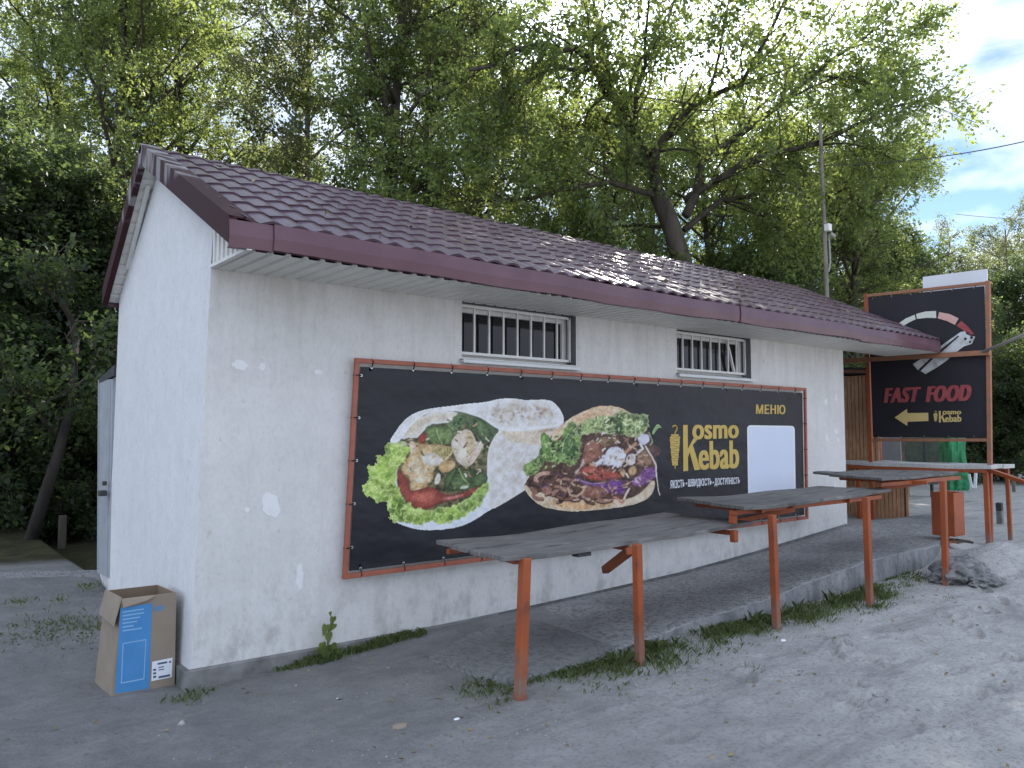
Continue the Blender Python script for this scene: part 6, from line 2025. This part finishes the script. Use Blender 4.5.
# gravel and crumbs of litter on the ground
rs = np.random.default_rng(44)
ns = 3200
x = rs.uniform(-3.2, 8.5, ns); y = rs.uniform(-4.6, -.2, ns)
near = rs.random(ns) < .35
y[near] = -1.75 - np.abs(rs.normal(0, .25, near.sum())); 
ok = ~((x > 1.5) & (y > -1.5)) & ~((x < -.2) & (y > -.4) & (x > -.6))
x, y = x[ok], y[ok]; ns = len(x)
z = gz(x, y) + gdetail(x, y)
r_ = np.exp(rs.normal(-5.2, .45, ns))
octa = np.array([[1, 0, 0], [0, 1, 0], [-1, 0, 0], [0, -1, 0], [0, 0, .7], [0, 0, -.7]])
of = np.array([[0, 1, 4], [1, 2, 4], [2, 3, 4], [3, 0, 4], [1, 0, 5], [2, 1, 5], [3, 2, 5], [0, 3, 5]])
j = octa[None] * rs.uniform(.5, 1.3, (ns, 6, 3))
a = rs.uniform(0, 6.28, ns); ca, sa = np.cos(a)[:, None], np.sin(a)[:, None]
jx = j[..., 0] * ca - j[..., 1] * sa; jy = j[..., 0] * sa + j[..., 1] * ca
V_ = np.stack([x[:, None] + jx * r_[:, None], y[:, None] + jy * r_[:, None], z[:, None] + j[..., 2] * r_[:, None]], -1).reshape(-1, 3)
Fq = (of[None] + 6 * np.arange(ns)[:, None, None]).reshape(-1, 3)
M['gravel'] = simple('gravel', (0.13, 0.125, 0.12), (0.42, 0.41, 0.40), 3.0, .95)
o = mesh_np('gravel', V_, Fq, M['gravel'])
tag(o, 'small stones and crumbs scattered over the dirt and sand', 'gravel', kind='stuff')
nl_ = 420
x = rs.uniform(-3.2, 8.0, nl_); y = -1.5 - np.abs(rs.normal(0, 1.3, nl_)); k_ = rs.random(nl_) < .3
x[k_] = rs.uniform(-3.2, 1.4, k_.sum()); y[k_] = rs.uniform(-2.0, -.1, k_.sum())
ok = ~((x > -.62) & (x < .02) & (y > -.05)) & (y > -4.6)
x, y = x[ok], y[ok]; nl_ = len(x)
V_, Fq = leaves_mesh(np.stack([x, y, gz(x, y) + gdetail(x, y) + .006], -1), rs.normal(0, 1, (nl_, 3)) * np.array([1, 1, .05]), .034, rs, droop=0, upb=3.0)
V2, F2 = leaves_mesh(ROOF_LEAVES, rs.normal(0, 1, (150, 3)) * np.array([1, .9, .4]), .05, rs, droop=0, upb=3.0)
F2 = F2 + len(V_)
M['dry_leaf'] = simple('dry_leaf', (0.16, 0.11, 0.05), (0.30, 0.24, 0.12), 2.0, .8)
o = mesh_np('leaf_litter', np.concatenate([V_, V2]), np.concatenate([Fq, F2]), M['dry_leaf'])
tag(o, 'small dry leaves lying scattered on the sand and the roof', 'dry leaves', kind='stuff')
# scraps of white paper / shells
rnd = random.Random(8)
for (px, py, s_, lb) in ((457, 708, .02, 'white pebble on the dirt below the lowest counter post'), (400, 712, .05, 'tan scrap of litter on the dirt in the foreground'), (783, 641, .03, 'small white scrap in the sand by the second counter post'), (712, 752, .025, 'tiny pale pebble at the bottom edge of the sand')):
    q = on_z(px, py, 0.0)
    q.z = float(gz(q.x, q.y) + gdetail(q.x, q.y))
    bm = bmesh.new(); bmesh.ops.create_icosphere(bm, subdivisions=2, radius=s_)
    for v in bm.verts:
        v.co = Vector((v.co.x * rnd.uniform(.8, 1.2), v.co.y * .7, v.co.z * .35))
    me = bpy.data.meshes.new('pebble'); bm.to_mesh(me); bm.free()
    o = link('pebble', me, M['print_white' if 'white' in lb else 'cardboard']); o.location = q
    tag(o, lb, 'pebble')
